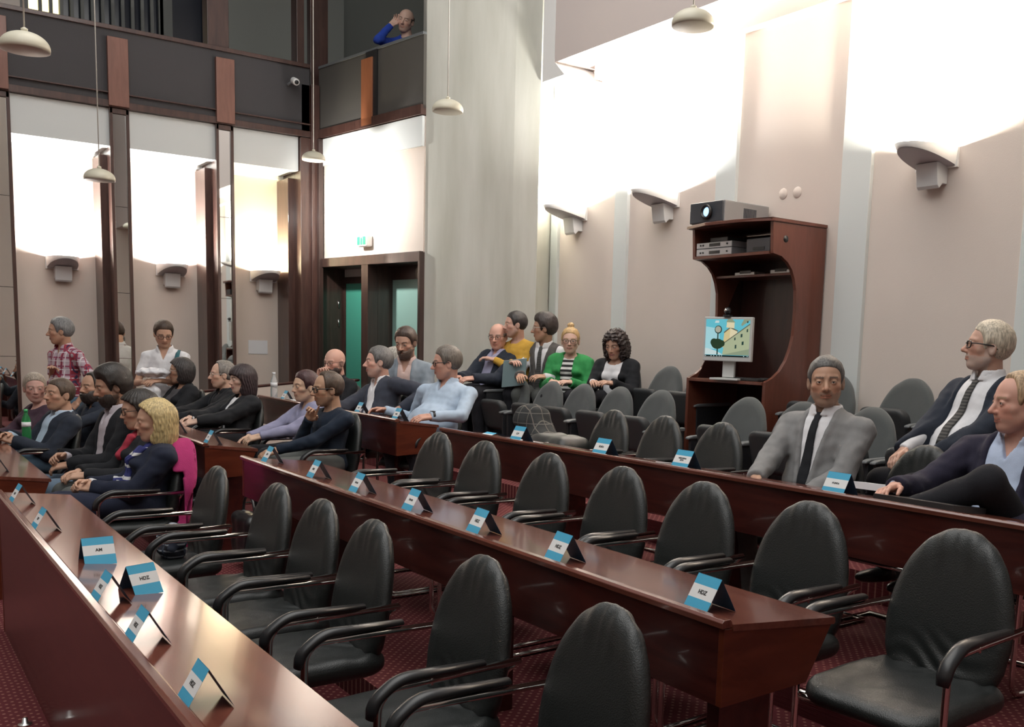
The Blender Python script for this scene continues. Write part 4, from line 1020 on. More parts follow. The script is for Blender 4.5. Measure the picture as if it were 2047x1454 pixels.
    # --- glasses
    if glasses:
        g = MB(); gw, gh = .0235, .0165
        def hp_(x, y, z): return tuple(hc + HR @ (np.array([x, y, z]) * HS))
        for sgn in (-1, 1):
            pts_ = []
            for kk in range(20):
                a = 2 * PI * kk / 20; cx = math.copysign(abs(math.cos(a)) ** .6, math.cos(a)); sz = math.copysign(abs(math.sin(a)) ** .7, math.sin(a))
                pts_.append(hp_(.098 - .012 * (.6 + .4 * cx * 1) * 1.0 + (0 if True else 0), sgn * (.0335 + gw * cx), -.001 + gh * sz))
            g.tube(pts_, glasses[1], 6, closed=True)
            g.tube([hp_(.087, sgn * .058, .006), hp_(.05, sgn * .075, .008), hp_(-.008, sgn * .083, .008), hp_(-.03, sgn * .082, -.006)], glasses[1], 6)
        g.tube([hp_(.093, -.011, .003), hp_(.100, 0, .006), hp_(.093, .011, .003)], glasses[1], 6)
        g.build('glasses', glasses[0], t)
    # --- clothes
    def torso(P, g=0.0, fold=.0035, hem=-.10):
        q = T(P)
        d = ell(q, (-.004, 0, .315), (.112 + g, .158 * build + g, .185))
        d = smin(d, ell(q, (.010 + belly * .5, 0, .12), (.112 + belly + g, .142 * build + belly * .6 + g, .17)), .06)
        d = smin(d, ell(q, (-.01, 0, -.02), (.118 + g, .170 * build + g, .11)), .05)
        d = smin(d, rc(P, tw((-.018, sh * .80, .405)), tw((-.018, -sh * .80, .405)), .052 + g, .052 + g), .05)
        d = smin(d, rc(P, tw((-.02, 0, .468)), tw((-.02, sh * .85, .415)), .046 + g, .038 + g), .035); d = smin(d, rc(P, tw((-.02, 0, .468)), tw((-.02, -sh * .85, .415)), .046 + g, .038 + g), .035)
        if sex == 'f':
            for sg in (-1, 1): d = smin(d, ell(q, (.085, sg * .07, .29), (.052 + g, .060 + g, .058)), .035)
        for S_, E_, W_ in ((SHL, EL, WL), (SHR, ER, WR)):
            d = smin(d, rc(P, S_, E_, .052 * (.5 + .5 * build) + g, .043 + g), .03)
            if not sleeves_short: 
                u_ = unit(W_ - E_); d = smin(d, rc(P, E_, W_ - u_ * .005, .043 + g, .030 + g), .02); d = smax(d, np.where(near(P, W_, .09), (P - W_) @ u_ - .004, -1), .004)
            else:
                u_ = unit(E_ - S_); c_ = S_ + (E_ - S_) * .72; d = smax(d, np.where(near(P, c_, .16), (P - c_) @ u_, -1), .006)
        d = d + fold * wob(P, 26, 1.0) + fold * .6 * wob(P, 55, 2.0)
        return d
    def neckhole(P, r=.066, up=0): return rc(P, tw((.004, 0, .47 + up)), tw((.03, 0, .62)), r, r + .02)
    clo = np.array([SHL, SHR, EL, ER, WL, WR, P0 - .2, P0 + .2, N0]); clo, chi = clo.min(0) - .10, clo.max(0) + .10
    clo[2] = max(clo[2], pz - (.16 if not stand else .16))
    tc_m = top_c[1] if top_c else cloth('shirt', (.6, .6, .6))
    gtop = .006
    def shirt(P):
        d = torso(P, gtop, .003 if jacket else .0045)
        if jacket:   # the jacket hides the rest; keep what the opening shows and the cuffs
            d = np.maximum(d, -1)
        d = smax(d, -neckhole(P, .052 if collar else top_c[2] if len(top_c) > 2 else .070), .006)
        if collar:
            q = T(P); rad = np.sqrt((q[:, 0] + .008 - (q[:, 2] - .47) * .35) ** 2 + (q[:, 1] * 1.02) ** 2)
            ring = np.abs(rad - (nk + .014 + np.maximum(.53 - q[:, 2], 0) * .35)) - .0062
            ring = smax(ring, np.abs(q[:, 2] - .500 + q[:, 0] * .30) - .026, .006); ring = smax(ring, np.where(q[:, 0] > 0, (.012 + (.53 - q[:, 2]) * -.25) - np.abs(q[:, 1]), -1), .004)
            d = smin(d, ring, .006)
            if tie: d = smax(d, -smax(np.abs(q[:, 1]) - (q[:, 2] - .43) * .35, .01 - q[:, 0], .005), .004)
            if not tie: d = smax(d, -smax(np.abs(q[:, 1]) - (q[:, 2] - .375) * .42, .01 - q[:, 0], .005), .004)
        return d
    netobj(top_c[0] if top_c else 'shirt', shirt, clo, chi, .008 if jacket else .0075, tc_m, t)
    if tie:
        def tie_d(P):
            q = T(P); w = np.interp(q[:, 2], [.02, .40, .43, .46], [.034, .020, .016, .020])
            d = np.abs(torso(P, gtop, .003) - .006) - .005
            return smax(smax(smax(d, np.abs(q[:, 1]) - w, .004), -q[:, 0], .003), np.abs(q[:, 2] - .245) - .225, .004)
        netobj('necktie', tie_d, p_lo_ := np.minimum(tw((0, -.05, 0)), tw((.2, .05, .5))) - .07, np.maximum(tw((0, -.05, 0)), tw((.2, .05, .5))) + .07, .0045, tie, t)
    if jacket:
        w0, w1, zt, zb = vopen
        def jac(P):
            q = T(P); d = torso(P, .016, .005)
            w = np.interp(q[:, 2], [zb, zb + .12, .44, .52], [w1, w1 + (w0 - w1) * .35, w0, w0 * .95])
            wd = np.where(q[:, 0] > -.03, np.abs(q[:, 1]) - w, .2); wd = np.where(q[:, 2] < zb - .02, np.abs(q[:, 1]) - w1, wd)
            wd = np.where(q[:, 0] > -.03, wd, .2)
            if jacket[0] != 'cardigan' : d = d - .009 * np.clip(1 - np.abs(wd - .020) / .022, 0, 1) * (q[:, 2] > zb) * (q[:, 0] > 0)
            d = smax(d, -wd, .008)
            d = smax(d, -neckhole(P, .064, .0), .008)
            if jacket[0] == 'vest':
                for S_ in (SHL, SHR): d = smax(d, -(rc(P, S_ + (EL - SHL if S_ is SHL else ER - SHR) * .05, S_ + (EL - SHL if S_ is SHL else ER - SHR), .075, .09)), .01)
                d = smax(d, np.abs(q[:, 1]) - sh * .80, .01)
            return d
        netobj('waistcoat' if jacket[0] == 'vest' else jacket[0], jac, clo, chi, .0085, jacket[1], t)
    # --- legs
    tr = trousers or M['tr_black']
    if stand:
        K = [(.02, .10, pz * .52), (.02, -.10, pz * .52)]; A_ = [(-.02, .11, .09), (-.02, -.11, .09)]; hp0 = [(0, .09, pz - .03), (0, -.09, pz - .03)]
    else:
        hp0 = [(0.02, .095, .545), (.02, -.095, .545)]
        if legs is None: K = [(.43, .12, .545), (.43, -.12, .545)]; A_ = [(.36, .12, .10), (.36, -.12, .10)]
        else: K, A_ = legs
    def leg(P):
        d = None
        for h0, kk, aa in zip(hp0, K, A_):
            e = smin(rc(P, h0, kk, .092, .068), rc(P, kk, aa, .066, .050), .03); d = e if d is None else smin(d, e, .02)
        d = smin(d, ell(T(P), (0, 0, -.03), (.125, .168 * build, .10)), .04)
        return d + .004 * wob(P, 24, .5)
    pl = np.array(list(K) + list(A_) + list(hp0)); 
    if visible_legs: netobj('trousers', leg, pl.min(0) - .13, pl.max(0) + np.array([.13, .13, .13]), .013, tr, t)
    if shoes and visible_legs:
        for aa, kk in zip(A_, K):
            a0 = np.array(aa); fx = a0 + np.array([.0, 0, -.05])
            def shoe(P, fx=fx): 
                d = ell(P, fx + np.array([.06, 0, -.005]), (.135, .046, .040)); d = smin(d, rc(P, fx, fx + np.array([0, 0, .04]), .042, .042), .02); return smax(d, fx[2] - .036 - P[:, 2], .004)
            netobj('shoe', shoe, fx - .1, fx + np.array([.22, .1, .12]), .012, M['black'], t)
    p = Person(); p.t = t; p.org = org; p.floor = floor; p.face = face; p.hc = hc; p.WL = WL; p.WR = WR; p.HR = HR; p.T = T; p.torso = torso; p.tw = tw; p.clo = clo; p.chi = chi; p.EL = EL; p.ER = ER; p.SHL = SHL; p.SHR = SHR; p.gtop = gtop; p.neckhole = neckhole; PEOPLE.append((label, p))
    return p
M['tr_black'] = cloth('black_trousers', (.014, .014, .018)); M['tr_navy'] = cloth('navy_trousers', (.016, .020, .040)); M['jeans'] = cloth('blue_jeans', (.085, .14, .20)); M['tr_grey'] = cloth('grey_trousers', (.10, .105, .10))
M['jeans2'] = cloth('washed_jeans', (.13, .18, .24))
BLK = cloth('black_wool', (.014, .015, .018)); NAVY = cloth('navy_wool', (.013, .017, .034)); NAVYD = cloth('dark_blue_wool', (.022, .028, .042)); GREY = cloth('grey_suit_wool', (.215, .215, .215)); CHAR = cloth('slate_suit_wool', (.042, .047, .065)); LGREY = cloth('light_grey_linen', (.22, .26, .30))
SHW = cloth('white_cotton', (.72, .72, .74)); SHB = cloth('light_blue_cotton', (.42, .52, .64)); SHB2 = cloth('pale_blue_cotton', (.46, .54, .70)); SHP = cloth('pale_pink_cotton', (.50, .46, .50)); LIL = cloth('lilac_cotton', (.26, .26, .38))
GLB = mat('dark_glasses_frame', (.02, .018, .018), .25); GLC = mat('clear_glasses_frame', (.55, .5, .45), .25)
GRH = (.26, .25, .23); DKH = (.022, .017, .014); BRH = (.07, .045, .03)
def stripes(name, base, lines, rough=.85):
    m, nt, b = newmat(name); N = nt.nodes; L = nt.links
    tc = N.new('ShaderNodeTexCoord'); sp_ = N.new('ShaderNodeSeparateXYZ'); L.new(tc.outputs['Object'], sp_.inputs[0]); cur = None
    prev = base
    for (axis, freq, width, col, ph) in lines:
        mu = N.new('ShaderNodeMath'); mu.operation = 'MULTIPLY_ADD'; L.new(sp_.outputs[axis], mu.inputs[0]); mu.inputs[1].default_value = freq; mu.inputs[2].default_value = ph
        fr = N.new('ShaderNodeMath'); fr.operation = 'FRACT'; L.new(mu.outputs[0], fr.inputs[0])
        lt = N.new('ShaderNodeMath'); lt.operation = 'LESS_THAN'; L.new(fr.outputs[0], lt.inputs[0]); lt.inputs[1].default_value = width
        mx = N.new('ShaderNodeMix'); mx.data_type = 'RGBA'; L.new(lt.outputs[0], mx.inputs['Factor'])
        if cur is None: mx.inputs['A'].default_value = (*base, 1)
        else: L.new(cur, mx.inputs['A'])
        mx.inputs['B'].default_value = (*col, 1); cur = mx.outputs['Result']
    L.new(cur, b.inputs['Base Color']); b.inputs['Roughness'].default_value = rough
    return m
PLAID = stripes('red_white_plaid', (.42, .33, .38), [('Y', 14, .30, (.30, .03, .05), 0), ('Z', 12, .18, (.24, .05, .10), .2), ('Y', 14, .10, (.62, .58, .60), .5), ('Z', 12, .13, (.60, .54, .58), .55), ('Y', 14, .06, (.04, .03, .08), .85), ('X', 13, .12, (.33, .04, .07), .3)])
STR = stripes('black_white_stripes', (.70, .70, .68), [('Z', 22, .5, (.02, .02, .02), 0)])
COATM = stripes('dark_plaid_wool', (.030, .032, .032), [('X', 13, .07, (.16, .14, .12), 0), ('Y', 13, .07, (.15, .14, .12), .3), ('Z', 13, .08, (.14, .13, .12), .1)])
SCARF = stripes('navy_white_scarf', (.025, .03, .14), [('Z', 14, .26, (.62, .62, .62), .1), ('Y', 9, .2, (.05, .06, .25), 0)])
TIEP = stripes('patterned_tie', (.03, .03, .03), [('Z', 60, .5, (.09, .085, .08), 0)])
FAIR = (.66, .42, .31); MID = (.52, .31, .215); TAN = (.45, .26, .175); PINK = (.62, .36, .28)
# ---- near row, left
p6 = person('blonde woman in a navy cardigan with hands folded in her lap', (1.43, 6.42, 1.175), 176, 0, lean=(-.10, 0), hyaw=-4, hpitch=3, sex='f', hair=('long', (.52, .40, .19)), skin=MID, top_c=('blouse', SHW, .078), collar=False,
    jacket=('cardigan', NAVY), vopen=(.055, .03, .3, .02), trousers=M['tr_navy'], L=(.29, .05, .67), R=(.30, -.04, .68), hands=('grip', 'grip'), h=.005, lips=(.45, .18, .15), legs=([(.50, .10, .58), (.46, -.10, .56)], [(.46, .12, .10), (.42, -.12, .10)]))
p5 = person('woman with round dark glasses and a red scarf, between the blonde and the bearded man', (1.45, 6.98, 1.203), 182, 0, lean=(-.04, .0), hyaw=-4, hpitch=6, sex='f', hair=('bobshort', DKH), skin=MID, top_c=('top', BLK, .075), collar=False, jacket=('cardigan', BLK), trousers=M['tr_grey'], glasses=(GLB, .0022))
_ = person('dark-haired bearded man in a black jacket and pale pink shirt, looking down', (1.365, 7.42, 1.345), 188, 0, lean=(-.04, 0), hyaw=-8, hpitch=12, hair=('thick', DKH), skin=TAN, top_c=('shirt', SHP), jacket=('jacket', BLK), vopen=(.085, .06, .3, .0), trousers=M['jeans2'], beard=((.04, .03, .025), .6, .004), L=(.30, .06, .70), R=(.30, -.08, .74), hands=('rest', 'grip'), h=.005, build=1.08)
p2 = person('man in a dark blue jacket and light blue shirt holding a phone, in jeans', (1.285, 8.92, 1.205), 192, 0, lean=(-.12, .02), hyaw=12, hpitch=-4, hair=('crop', BRH), skin=TAN, top_c=('shirt', SHB), jacket=('jacket', NAVYD), vopen=(.085, .055, .3, .0), trousers=M['jeans'], L=(.26, .06, .72), R=(.27, -.05, .76), hands=('grip', 'rest'), legs=([(.52, .10, .60), (.46, -.10, .55)], [(.60, -.04, .30), (.40, -.12, .10)]), build=1.05)
_ = person('woman with short fair hair in a dark maroon top, her face turned to the right', (1.195, 9.72, 1.209), 196, 0, lean=(-.05, 0), hyaw=70, hpitch=2, sex='f', hair=('short', (.30, .25, .20)), skin=(.50, .29, .24), top_c=('top', cloth('maroon_knit', (.050, .026, .040)), .092), collar=False, trousers=M['tr_navy'], legs=([(.50, .08, .62), (.46, -.10, .55)], [(.62, -.02, .30), (.40, -.12, .10)]), L=(.36, .05, .70), R=(.36, -.02, .70))
_ = person('man with a full dark beard whose face shows behind the dark-haired man', (1.66, 9.70, 1.227), 200, 0, lean=(-.04, 0), hyaw=4, hpitch=0, hair=('recede', DKH), skin=TAN, top_c=('shirt', NAVYD), beard=((.03, .022, .02), .75, .012), visible_legs=False, shoes=False, L=(.30, .02, 1.0), hands=('up', 'rest'))
# ---- standing at the back
p7 = person('standing grey-haired man in a red and white plaid shirt', (1.60, 11.0, 1.71), 205, 0, lean=(.02, 0), hyaw=-34, hpitch=2, hair=('short', (.16, .16, .16)), skin=TAN, top_c=('shirt', PLAID), stand=True, sleeves_short=True, R=(.17, .02, 1.22), hands=('rest', 'flat'), trousers=M['jeans'], belly=.03, h=.006)
p8 = person('standing man in a white polo shirt and glasses holding white plastic bags', (2.51, 10.8, 1.712), 243, 0, lean=(.0, 0), hyaw=20, hpitch=20, hair=('short', (.05, .03, .02)), skin=MID, top_c=('polo_shirt', SHW), stand=True, sleeves_short=True, L=(.32, .02, 1.12), R=(.28, -.14, 1.10), hands=('rest', 'grip'), glasses=(GLB, .0024), trousers=M['jeans'])
# ---- second row, left block
_ = person('woman with a dark bob in a black jacket, in front of the white bags', (2.60, 10.5, 1.342), 192, .12, lean=(-.05, 0), hyaw=-26, sex='f', hair=('bob', (.035, .030, .030)), skin=TAN, top_c=('top', cloth('grey_top', (.09, .085, .09)), .085), collar=False, jacket=('jacket', BLK), vopen=(.08, .04, .3, .02), glasses=(GLC, .002))
_ = person('older grey-haired man with thin glasses behind the woman in the black blazer', (2.755, 9.60, 1.351), 186, .12, lean=(-.06, .0), hyaw=-14, hair=('recede', (.20, .18, .16)), skin=FAIR, top_c=('shirt', BLK), jacket=('jacket', BLK), glasses=(GLC, .0018), L=(.42, .06, .70), R=(.44, -.1, .74))
_ = person('woman with long dark hair and a fringe in a black blazer over a white top', (2.735, 8.95, 1.325), 190, .12, lean=(-.10, 0), hyaw=-4, sex='f', hair=('bangs', (.028, .016, .018)), skin=(.60, .40, .31), top_c=('top', SHW, .072), collar=False, jacket=('blazer', BLK), vopen=(.045, .02, .3, .10), lips=(.42, .10, .12), L=(.42, .06, .72), R=(.44, -.04, .74), trousers=M['tr_black'])
_ = person('person with short dark red hair in a lilac shirt beside the man touching his nose', (2.885, 7.78, 1.322), 188, .12, lean=(.0, 0), hyaw=-2, sex='f', hair=('short', (.05, .018, .020)), skin=(.56, .37, .26), top_c=('shirt', LIL), L=(.50, .04, .68), R=(.46, -.12, .68))
p13 = person('man in a navy sweater with thick dark glasses, holding a finger to his nose', (2.80, 7.10, 1.343), 188, .12, lean=(-.03, 0), hyaw=-13, hpitch=2, hair=('recede', BRH), skin=(.47, .28, .18), top_c=('sweater', NAVYD if False else cloth('navy_knit', (.012, .020, .036)), .062), collar=False, glasses=(GLB, .0036), beard=((.12, .08, .06), .45), R=(.17, .03, .88), Rh=(.3, -.5, -1), hands=('rest', 'point'), L=(.42, .02, .66), h=.005, trousers=M['tr_grey'], build=1.05)
# ---- third row, left block
_ = person('bald bearded man with glasses laughing, hand at his chin', (3.605, 9.0, 1.50), 198, .24, lean=(-.03, 0), hyaw=6, hpitch=8, hair=None, skin=PINK, top_c=('shirt', BLK), glasses=(GLB, .0016), beard=((.05, .035, .03), .65, .004), smile=1, R=(.19, .0, .98), hands=('rest', 'grip'), visible_legs=False, shoes=False)
p15 = person('laughing grey-haired man in a slate blue suit and open white shirt', (3.56, 7.87, 1.529), 190, .24, lean=(-.06, -.10), hyaw=-28, hpitch=-2, hroll=6, hair=('short', (.13, .125, .12)), skin=PINK, top_c=('shirt', SHW), jacket=('jacket', CHAR), smile=1.2, vopen=(.06, .045, .3, .0), beard=((.35, .30, .27), .35), L=(.02, .30, .80), Lh=(-.6, .6, .2), R=(.44, -.16, .80), build=1.12, belly=.03, h=.0055, visible_legs=False, shoes=False)
_ = person('man with silver curly hair hidden behind the laughing man in the slate suit', (3.98, 8.45, 1.505), 190, .24, lean=(-.04, 0), hyaw=-30, hair=('thick', (.36, .34, .30)), skin=PINK, top_c=('shirt', SHP), visible_legs=False, shoes=False)
_ = person('bearded man in a light grey blazer and pink shirt, looking down', (3.905, 8.12, 1.705), 228, .34, lean=(-.0, 0), hyaw=-12, hpitch=16, hair=('short', (.06, .038, .028)), skin=(.50, .30, .22), top_c=('shirt', cloth('pink_shirt', (.62, .46, .42))), jacket=('blazer', LGREY), vopen=(.06, .05, .3, .0), smile=1, beard=((.13, .09, .07), .6, .004), visible_legs=False, shoes=False)
p18 = person('heavy man in a light blue shirt and dark glasses, wrist on the desk', (3.745, 7.02, 1.555), 204, .24, lean=(-.20, .0), hyaw=-46, hpitch=4, hair=('short', (.14, .12, .10)), skin=(.56, .31, .23), top_c=('shirt', SHB), belly=.07, build=1.20, jaw=1.12, glasses=(GLB, .003), L=('w', 3.42, 6.66, 1.035), Lh=(-.7, .7, -.3), R=('w', 3.40, 7.42, 1.03), hands=('rest', 'rest'), h=.005, legs=([(.36, .11, .545), (.36, -.11, .545)], [(.28, .11, .10), (.28, -.11, .10)]))
# ---- back row along the wall
_ = person('bald man with glasses in a navy jacket, leftmost in the back row', (5.14, 8.58, 1.796), 196, .576, lean=(-.12, .02), hyaw=22, hpitch=8, hair=('fringe', (.22, .18, .15)), skin=PINK, top_c=('shirt', cloth('lilac_shirt', (.34, .34, .48))), jacket=('jacket', NAVYD), glasses=(GLB, .0016), jaw=1.08, vopen=(.07, .05, .3, .0), h=.006, legs=([(0.30, .11, .54), (0.30, -.11, .54)], [(0.26, .11, .10), (0.26, -.11, .10)]))
p20 = person('man in a mustard yellow sweater with arms crossed, in profile', (5.26, 8.43, 1.916), 200, .576, lean=(.02, -.02), hyaw=-42, hpitch=2, hair=('crop', (.03, .026, .024)), skin=(.60, .37, .29), top_c=('sweater', cloth('mustard_knit', (.56, .335, .055), bump=.6, scale=160), .066), collar=False, L=(.25, -.12, .86), R=(.27, .12, .84), Lh=(-.2, .6, -.9), Rh=(-.2, -.6, -.9), beard=((.30, .20, .16), .35), h=.006, legs=([(0.28, .11, .54), (0.28, -.11, .54)], [(0.24, .11, .10), (0.24, -.11, .10)]))
p21 = person('man in a white shirt, grey waistcoat and patterned tie, turned away in profile', (5.40, 8.13, 1.886), 210, .576, lean=(.02, .02), hyaw=-62, hpitch=2, hair=('thick', (.035, .026, .024)), skin=TAN, top_c=('shirt', SHW), jacket=('vest', cloth('grey_tweed', (.095, .088, .085), bump=.6, scale=200)), vopen=(.07, .012, .3, .12), tie=TIEP, glasses=(GLC, .0024), L=(.30, .16, .72), R=(.38, -.06, .72), h=.006, trousers=M['tr_grey'], legs=([(0.30, .11, .54), (0.30, -.11, .54)], [(0.26, .11, .10), (0.26, -.11, .10)]))
_ = person('fair-haired woman with a topknot and glasses in a green cardigan', (5.48, 7.80, 1.765), 220, .576, lean=(.0, .02), hyaw=10, hpitch=2, sex='f', hair=('bun', (.50, .33, .15)), skin=(.64, .42, .33), top_c=('striped_top', STR, .07), collar=False, jacket=('cardigan', cloth('green_knit', (.035, .255, .075), bump=.6, scale=160)), vopen=(.05, .065, .3, .0), glasses=(GLB, .0022), lips=(.50, .20, .16), L=(.28, .10, .68), R=(.30, -.08, .68), h=.0055, legs=([(0.33, .11, .54), (0.33, -.11, .54)], [(0.29, .11, .10), (0.29, -.11, .10)]))
_ = person('woman with dark curly hair in a black cardigan and white blouse, looking down', (5.52, 7.17, 1.735), 206, .576, lean=(.02, .0), hyaw=0, hpitch=16, sex='f', hair=('curly', (.030, .018, .016)), skin=(.52, .31, .22), top_c=('blouse', SHW, .078), collar=False, jacket=('cardigan', BLK), vopen=(.085, .075, .3, .0), L=(.34, .12, .70), R=(.36, -.06, .70), lips=(.45, .15, .14), h=.0055, legs=([(0.35, .11, .54), (0.35, -.11, .54)], [(0.31, .11, .10), (0.31, -.11, .10)]))
# ---- right-hand side
_ = person('seated man in a grey suit and dark tie looking at the viewer', (3.98, 3.39, 1.575), 192, .24, lean=(-.12, .0), hyaw=30, hpitch=0, hroll=2, hair=('crop', (.09, .085, .08)), skin=(.46, .27, .18),
    top_c=('shirt', SHW), jacket=('jacket', GREY), tie=BLK, trousers=M['tr_grey'], L=(.30, .12, .66), R=(.42, -.10, .70), Lh=(-.5, .6, -.6), beard=((.22, .18, .15), .42), vopen=(.07, .02, .3, .10), h=.0045, build=1.08)
p25 = person('white-haired man with glasses in a navy suit and patterned tie', (4.75, 2.94, 1.775), 168, .40, lean=(-.14, .0), hyaw=-36, hpitch=-8, hair=('short', (.52, .46, .36)), skin=(.52, .31, .23), top_c=('shirt', SHW), jacket=('jacket', NAVYD), tie=TIEP, belly=.05, glasses=(GLB, .0032), beard=((.50, .44, .40), .45), vopen=(.10, .12, .3, .0), h=.0045, build=1.1)
p26 = person('man with thinning fair hair in a dark jacket, one knee raised behind the desk', (3.96, 2.31, 1.535), 184, .24, lean=(-.06, .0), hyaw=-38, hpitch=2, hair=('recede', (.40, .28, .17)), skin=(.60, .33, .25), top_c=('shirt', SHB2), jacket=('jacket', cloth('aubergine_wool', (.022, .020, .038))), vopen=(.085, .075, .3, .0), jaw=1.1, smile=.6, belly=.04, build=1.15, trousers=M['tr_black'], legs=([(.36, .10, .86), (.42, -.12, .54)], [(.50, -.28, .66), (.42, -.14, .1)]), R=(.42, -.28, .80), L=(.34, .14, .66), h=.0045)
# ---- their seats
SEATED = []
# ---- up in the gallery
_ = person('balding man in blue leaning his cheek on his hand in the gallery', (5.30, 11.0, 5.40), 226, 4.0, lean=(.10, .04), hyaw=0, hpitch=12, hroll=-14, hair=('fringe', (.08, .06, .05)), skin=(.58, .38, .30), top_c=('sweater', cloth('royal_blue_jersey', (.020, .055, .34)), .062), collar=False, R=(.22, -.11, 1.20), Rh=(.3, -.5, -1), L=(.36, .10, .86), hands=('rest', 'up'), visible_legs=False, shoes=False, beard=((.3, .2, .16), .3))

# ------------------------------------------------------------------ things people hold or have put down
def wpt(p, v): return p.t.matrix_world @ Vector(v)
def locpos(p, v):
    a = p.t.rotation_euler.z; c, s = math.cos(a), math.sin(a); o = p.t.location
    return Vector((o.x + c * v[0] - s * v[1], o.y + s * v[0] + c * v[1], o.z + v[2])), a
def thing_net(name, f, lo, hi, h, m, p, label, cat):
    loc, a = locpos(p, (0, 0, 0)); o = netobj(name, f, lo, hi, h, m); o.location = loc; o.rotation_euler = (0, 0, a); return tag(o, label, cat)
# scarves
def scarf6(P):
    q = p6.T(P); d = np.abs(p6.torso(P, .022, .0) - .004) - .011 + .004 * wob(P, 60)
    w = .030 + .02 * np.sin(q[:, 2] * 18)
    d1 = smax(smax(d, np.abs(np.abs(q[:, 1]) - .035) - w, .006), np.where(q[:, 0] > .02, np.maximum(np.maximum(np.abs(q[:, 2] - .24) - .20, np.abs(q[:, 1]) - .075), q[:, 0] - .20), .1), .006)
    nk = rc(P, p6.tw((-.03, -.06, .46)), p6.tw((.055, .0, .44)), .028, .026); nk = smin(nk, rc(P, p6.tw((-.03, .06, .46)), p6.tw((.055, .0, .44)), .028, .026), .02)
    return smin(d1, nk + .004 * wob(P, 50), .012)
thing_net('scarf', scarf6, p6.clo, p6.chi, .007, SCARF, p6, 'navy and white scarf hanging down the front of the blonde woman', 'scarf')
def scarf5(P):
    d = rc(P, p5.tw((.09, .06, .44)), p5.tw((.15, .05, .28)), .022, .028); d = smin(d, rc(P, p5.tw((.02, -.06, .47)), p5.tw((.10, .05, .42)), .028, .024), .02)
    return d + .006 * wob(P, 60)
thing_net('neck_scarf', scarf5, p5.clo, p5.chi, .006, cloth('red_scarf', (.36, .035, .06)), p5, 'red scarf knotted at the neck of the woman with round glasses', 'scarf')
# phone in the hand
loc, a = locpos(p2, (.37, .0, .80)); mb = MB(); mb.bb(-.07, .07, -.036, .036, -.004, .004); o = mb.build('mobile_phone', M['black'], None, .003); o.location = loc; o.rotation_euler = (.3, -.5, a); tag(o, 'dark mobile phone held by the man in the dark blue jacket', 'phone')
# wrist watches
def watch(p, W_, E_, label, r=.034):
    u = unit(W_ - E_); c = W_ - u * .018; loc, a = locpos(p, (0, 0, 0))
    R_ = Vector(u).to_track_quat('Z', 'Y').to_matrix(); t = empty('wrist_watch', loc, a, label, 'watch')
    mb = MB(); mb.lathe([(r, -.010), (r + .003, -.010), (r + .003, .010), (r, .010)], tuple(c), 24, 0, R_); mb.build('strap', M['black'], t)
    side = R_ @ Vector((0, 1, 0)); side = side if side.z > 0 else -side
    mb = MB(); mb.lathe([(0, 0), (.021, 0), (.021, .009), (0, .011)], tuple(Vector(c) + side * (r - .002)), 22, 0, side.to_track_quat('Z', 'Y').to_matrix()); mb.build('watch_case', M['black'], t)
watch(p18, p18.WL, p18.EL, 'black watch on the wrist of the man in the light blue shirt')
watch(p13, p13.WR, p13.ER, 'watch with a bright face on the raised wrist of the man in the navy sweater', .031)
# plastic bags held by the standing man
def bag(P): 
    d = sbox(P, (.36, -.05, .90), (.05, .085, .16), .04); d = smin(d, rc(P, (.36, -.05, 1.02), (.36, -.04, 1.12), .035, .018), .04); return d + .010 * wob(P, 32) + .004 * wob(P, 80)
thing_net('plastic_bag', bag, (.2, -.25, .62), (.55, .2, 1.2), .009, mat('white_plastic_film', (.72, .73, .76), .35), p8, 'white plastic bag hanging from the hands of the man in the white polo', 'bag')
def bundle(P): return ell(P, (.33, -.03, 1.20), (.09, .17, .045)) + .012 * wob(P, 40) + .004 * wob(P, 90)
thing_net('plastic_bundle', bundle, (.15, -.3, 1.08), (.5, .25, 1.32), .008, mat('white_plastic_film', (.70, .71, .74), .35), p8, 'crumpled white bundle resting on the forearms of the man in the white polo', 'bag')
mb = MB(); mb.tube([tuple(p8.tw((.135, .12, .10))), tuple(p8.tw((.16, .135, .25))), tuple(p8.tw((.13, .14, .40))), tuple(p8.tw((.0, .13, .475))), tuple(p8.tw((-.12, .12, .38)))], [(.006, .022)] * 5, 8)
loc, a = locpos(p8, (0, 0, 0)); o = mb.build('shoulder_strap', cloth('teal_webbing', (.03, .12, .14))); o.location = loc; o.rotation_euler = (0, 0, a); tag(o, 'teal bag strap over the shoulder of the man in the white polo', 'strap')
# teal book held between the man in yellow and the man in the waistcoat
bk = empty('book', (5.05, 8.12, 1.21), math.radians(192), 'thin grey-teal book standing on the lap of the man in yellow', 'book')
mb = MB(); mb.bb(-.004, .006, -.13, .13, -.02, .25); mb.build('cover', mat('teal_cover', (.13, .19, .20), .5), bk, .002)
mb = MB(); mb.bb(-.0085, -.004, -.125, .125, -.015, .255); mb.build('pages', M['paper'], bk)
bk.rotation_euler = (math.radians(8), math.radians(-18), math.radians(205))
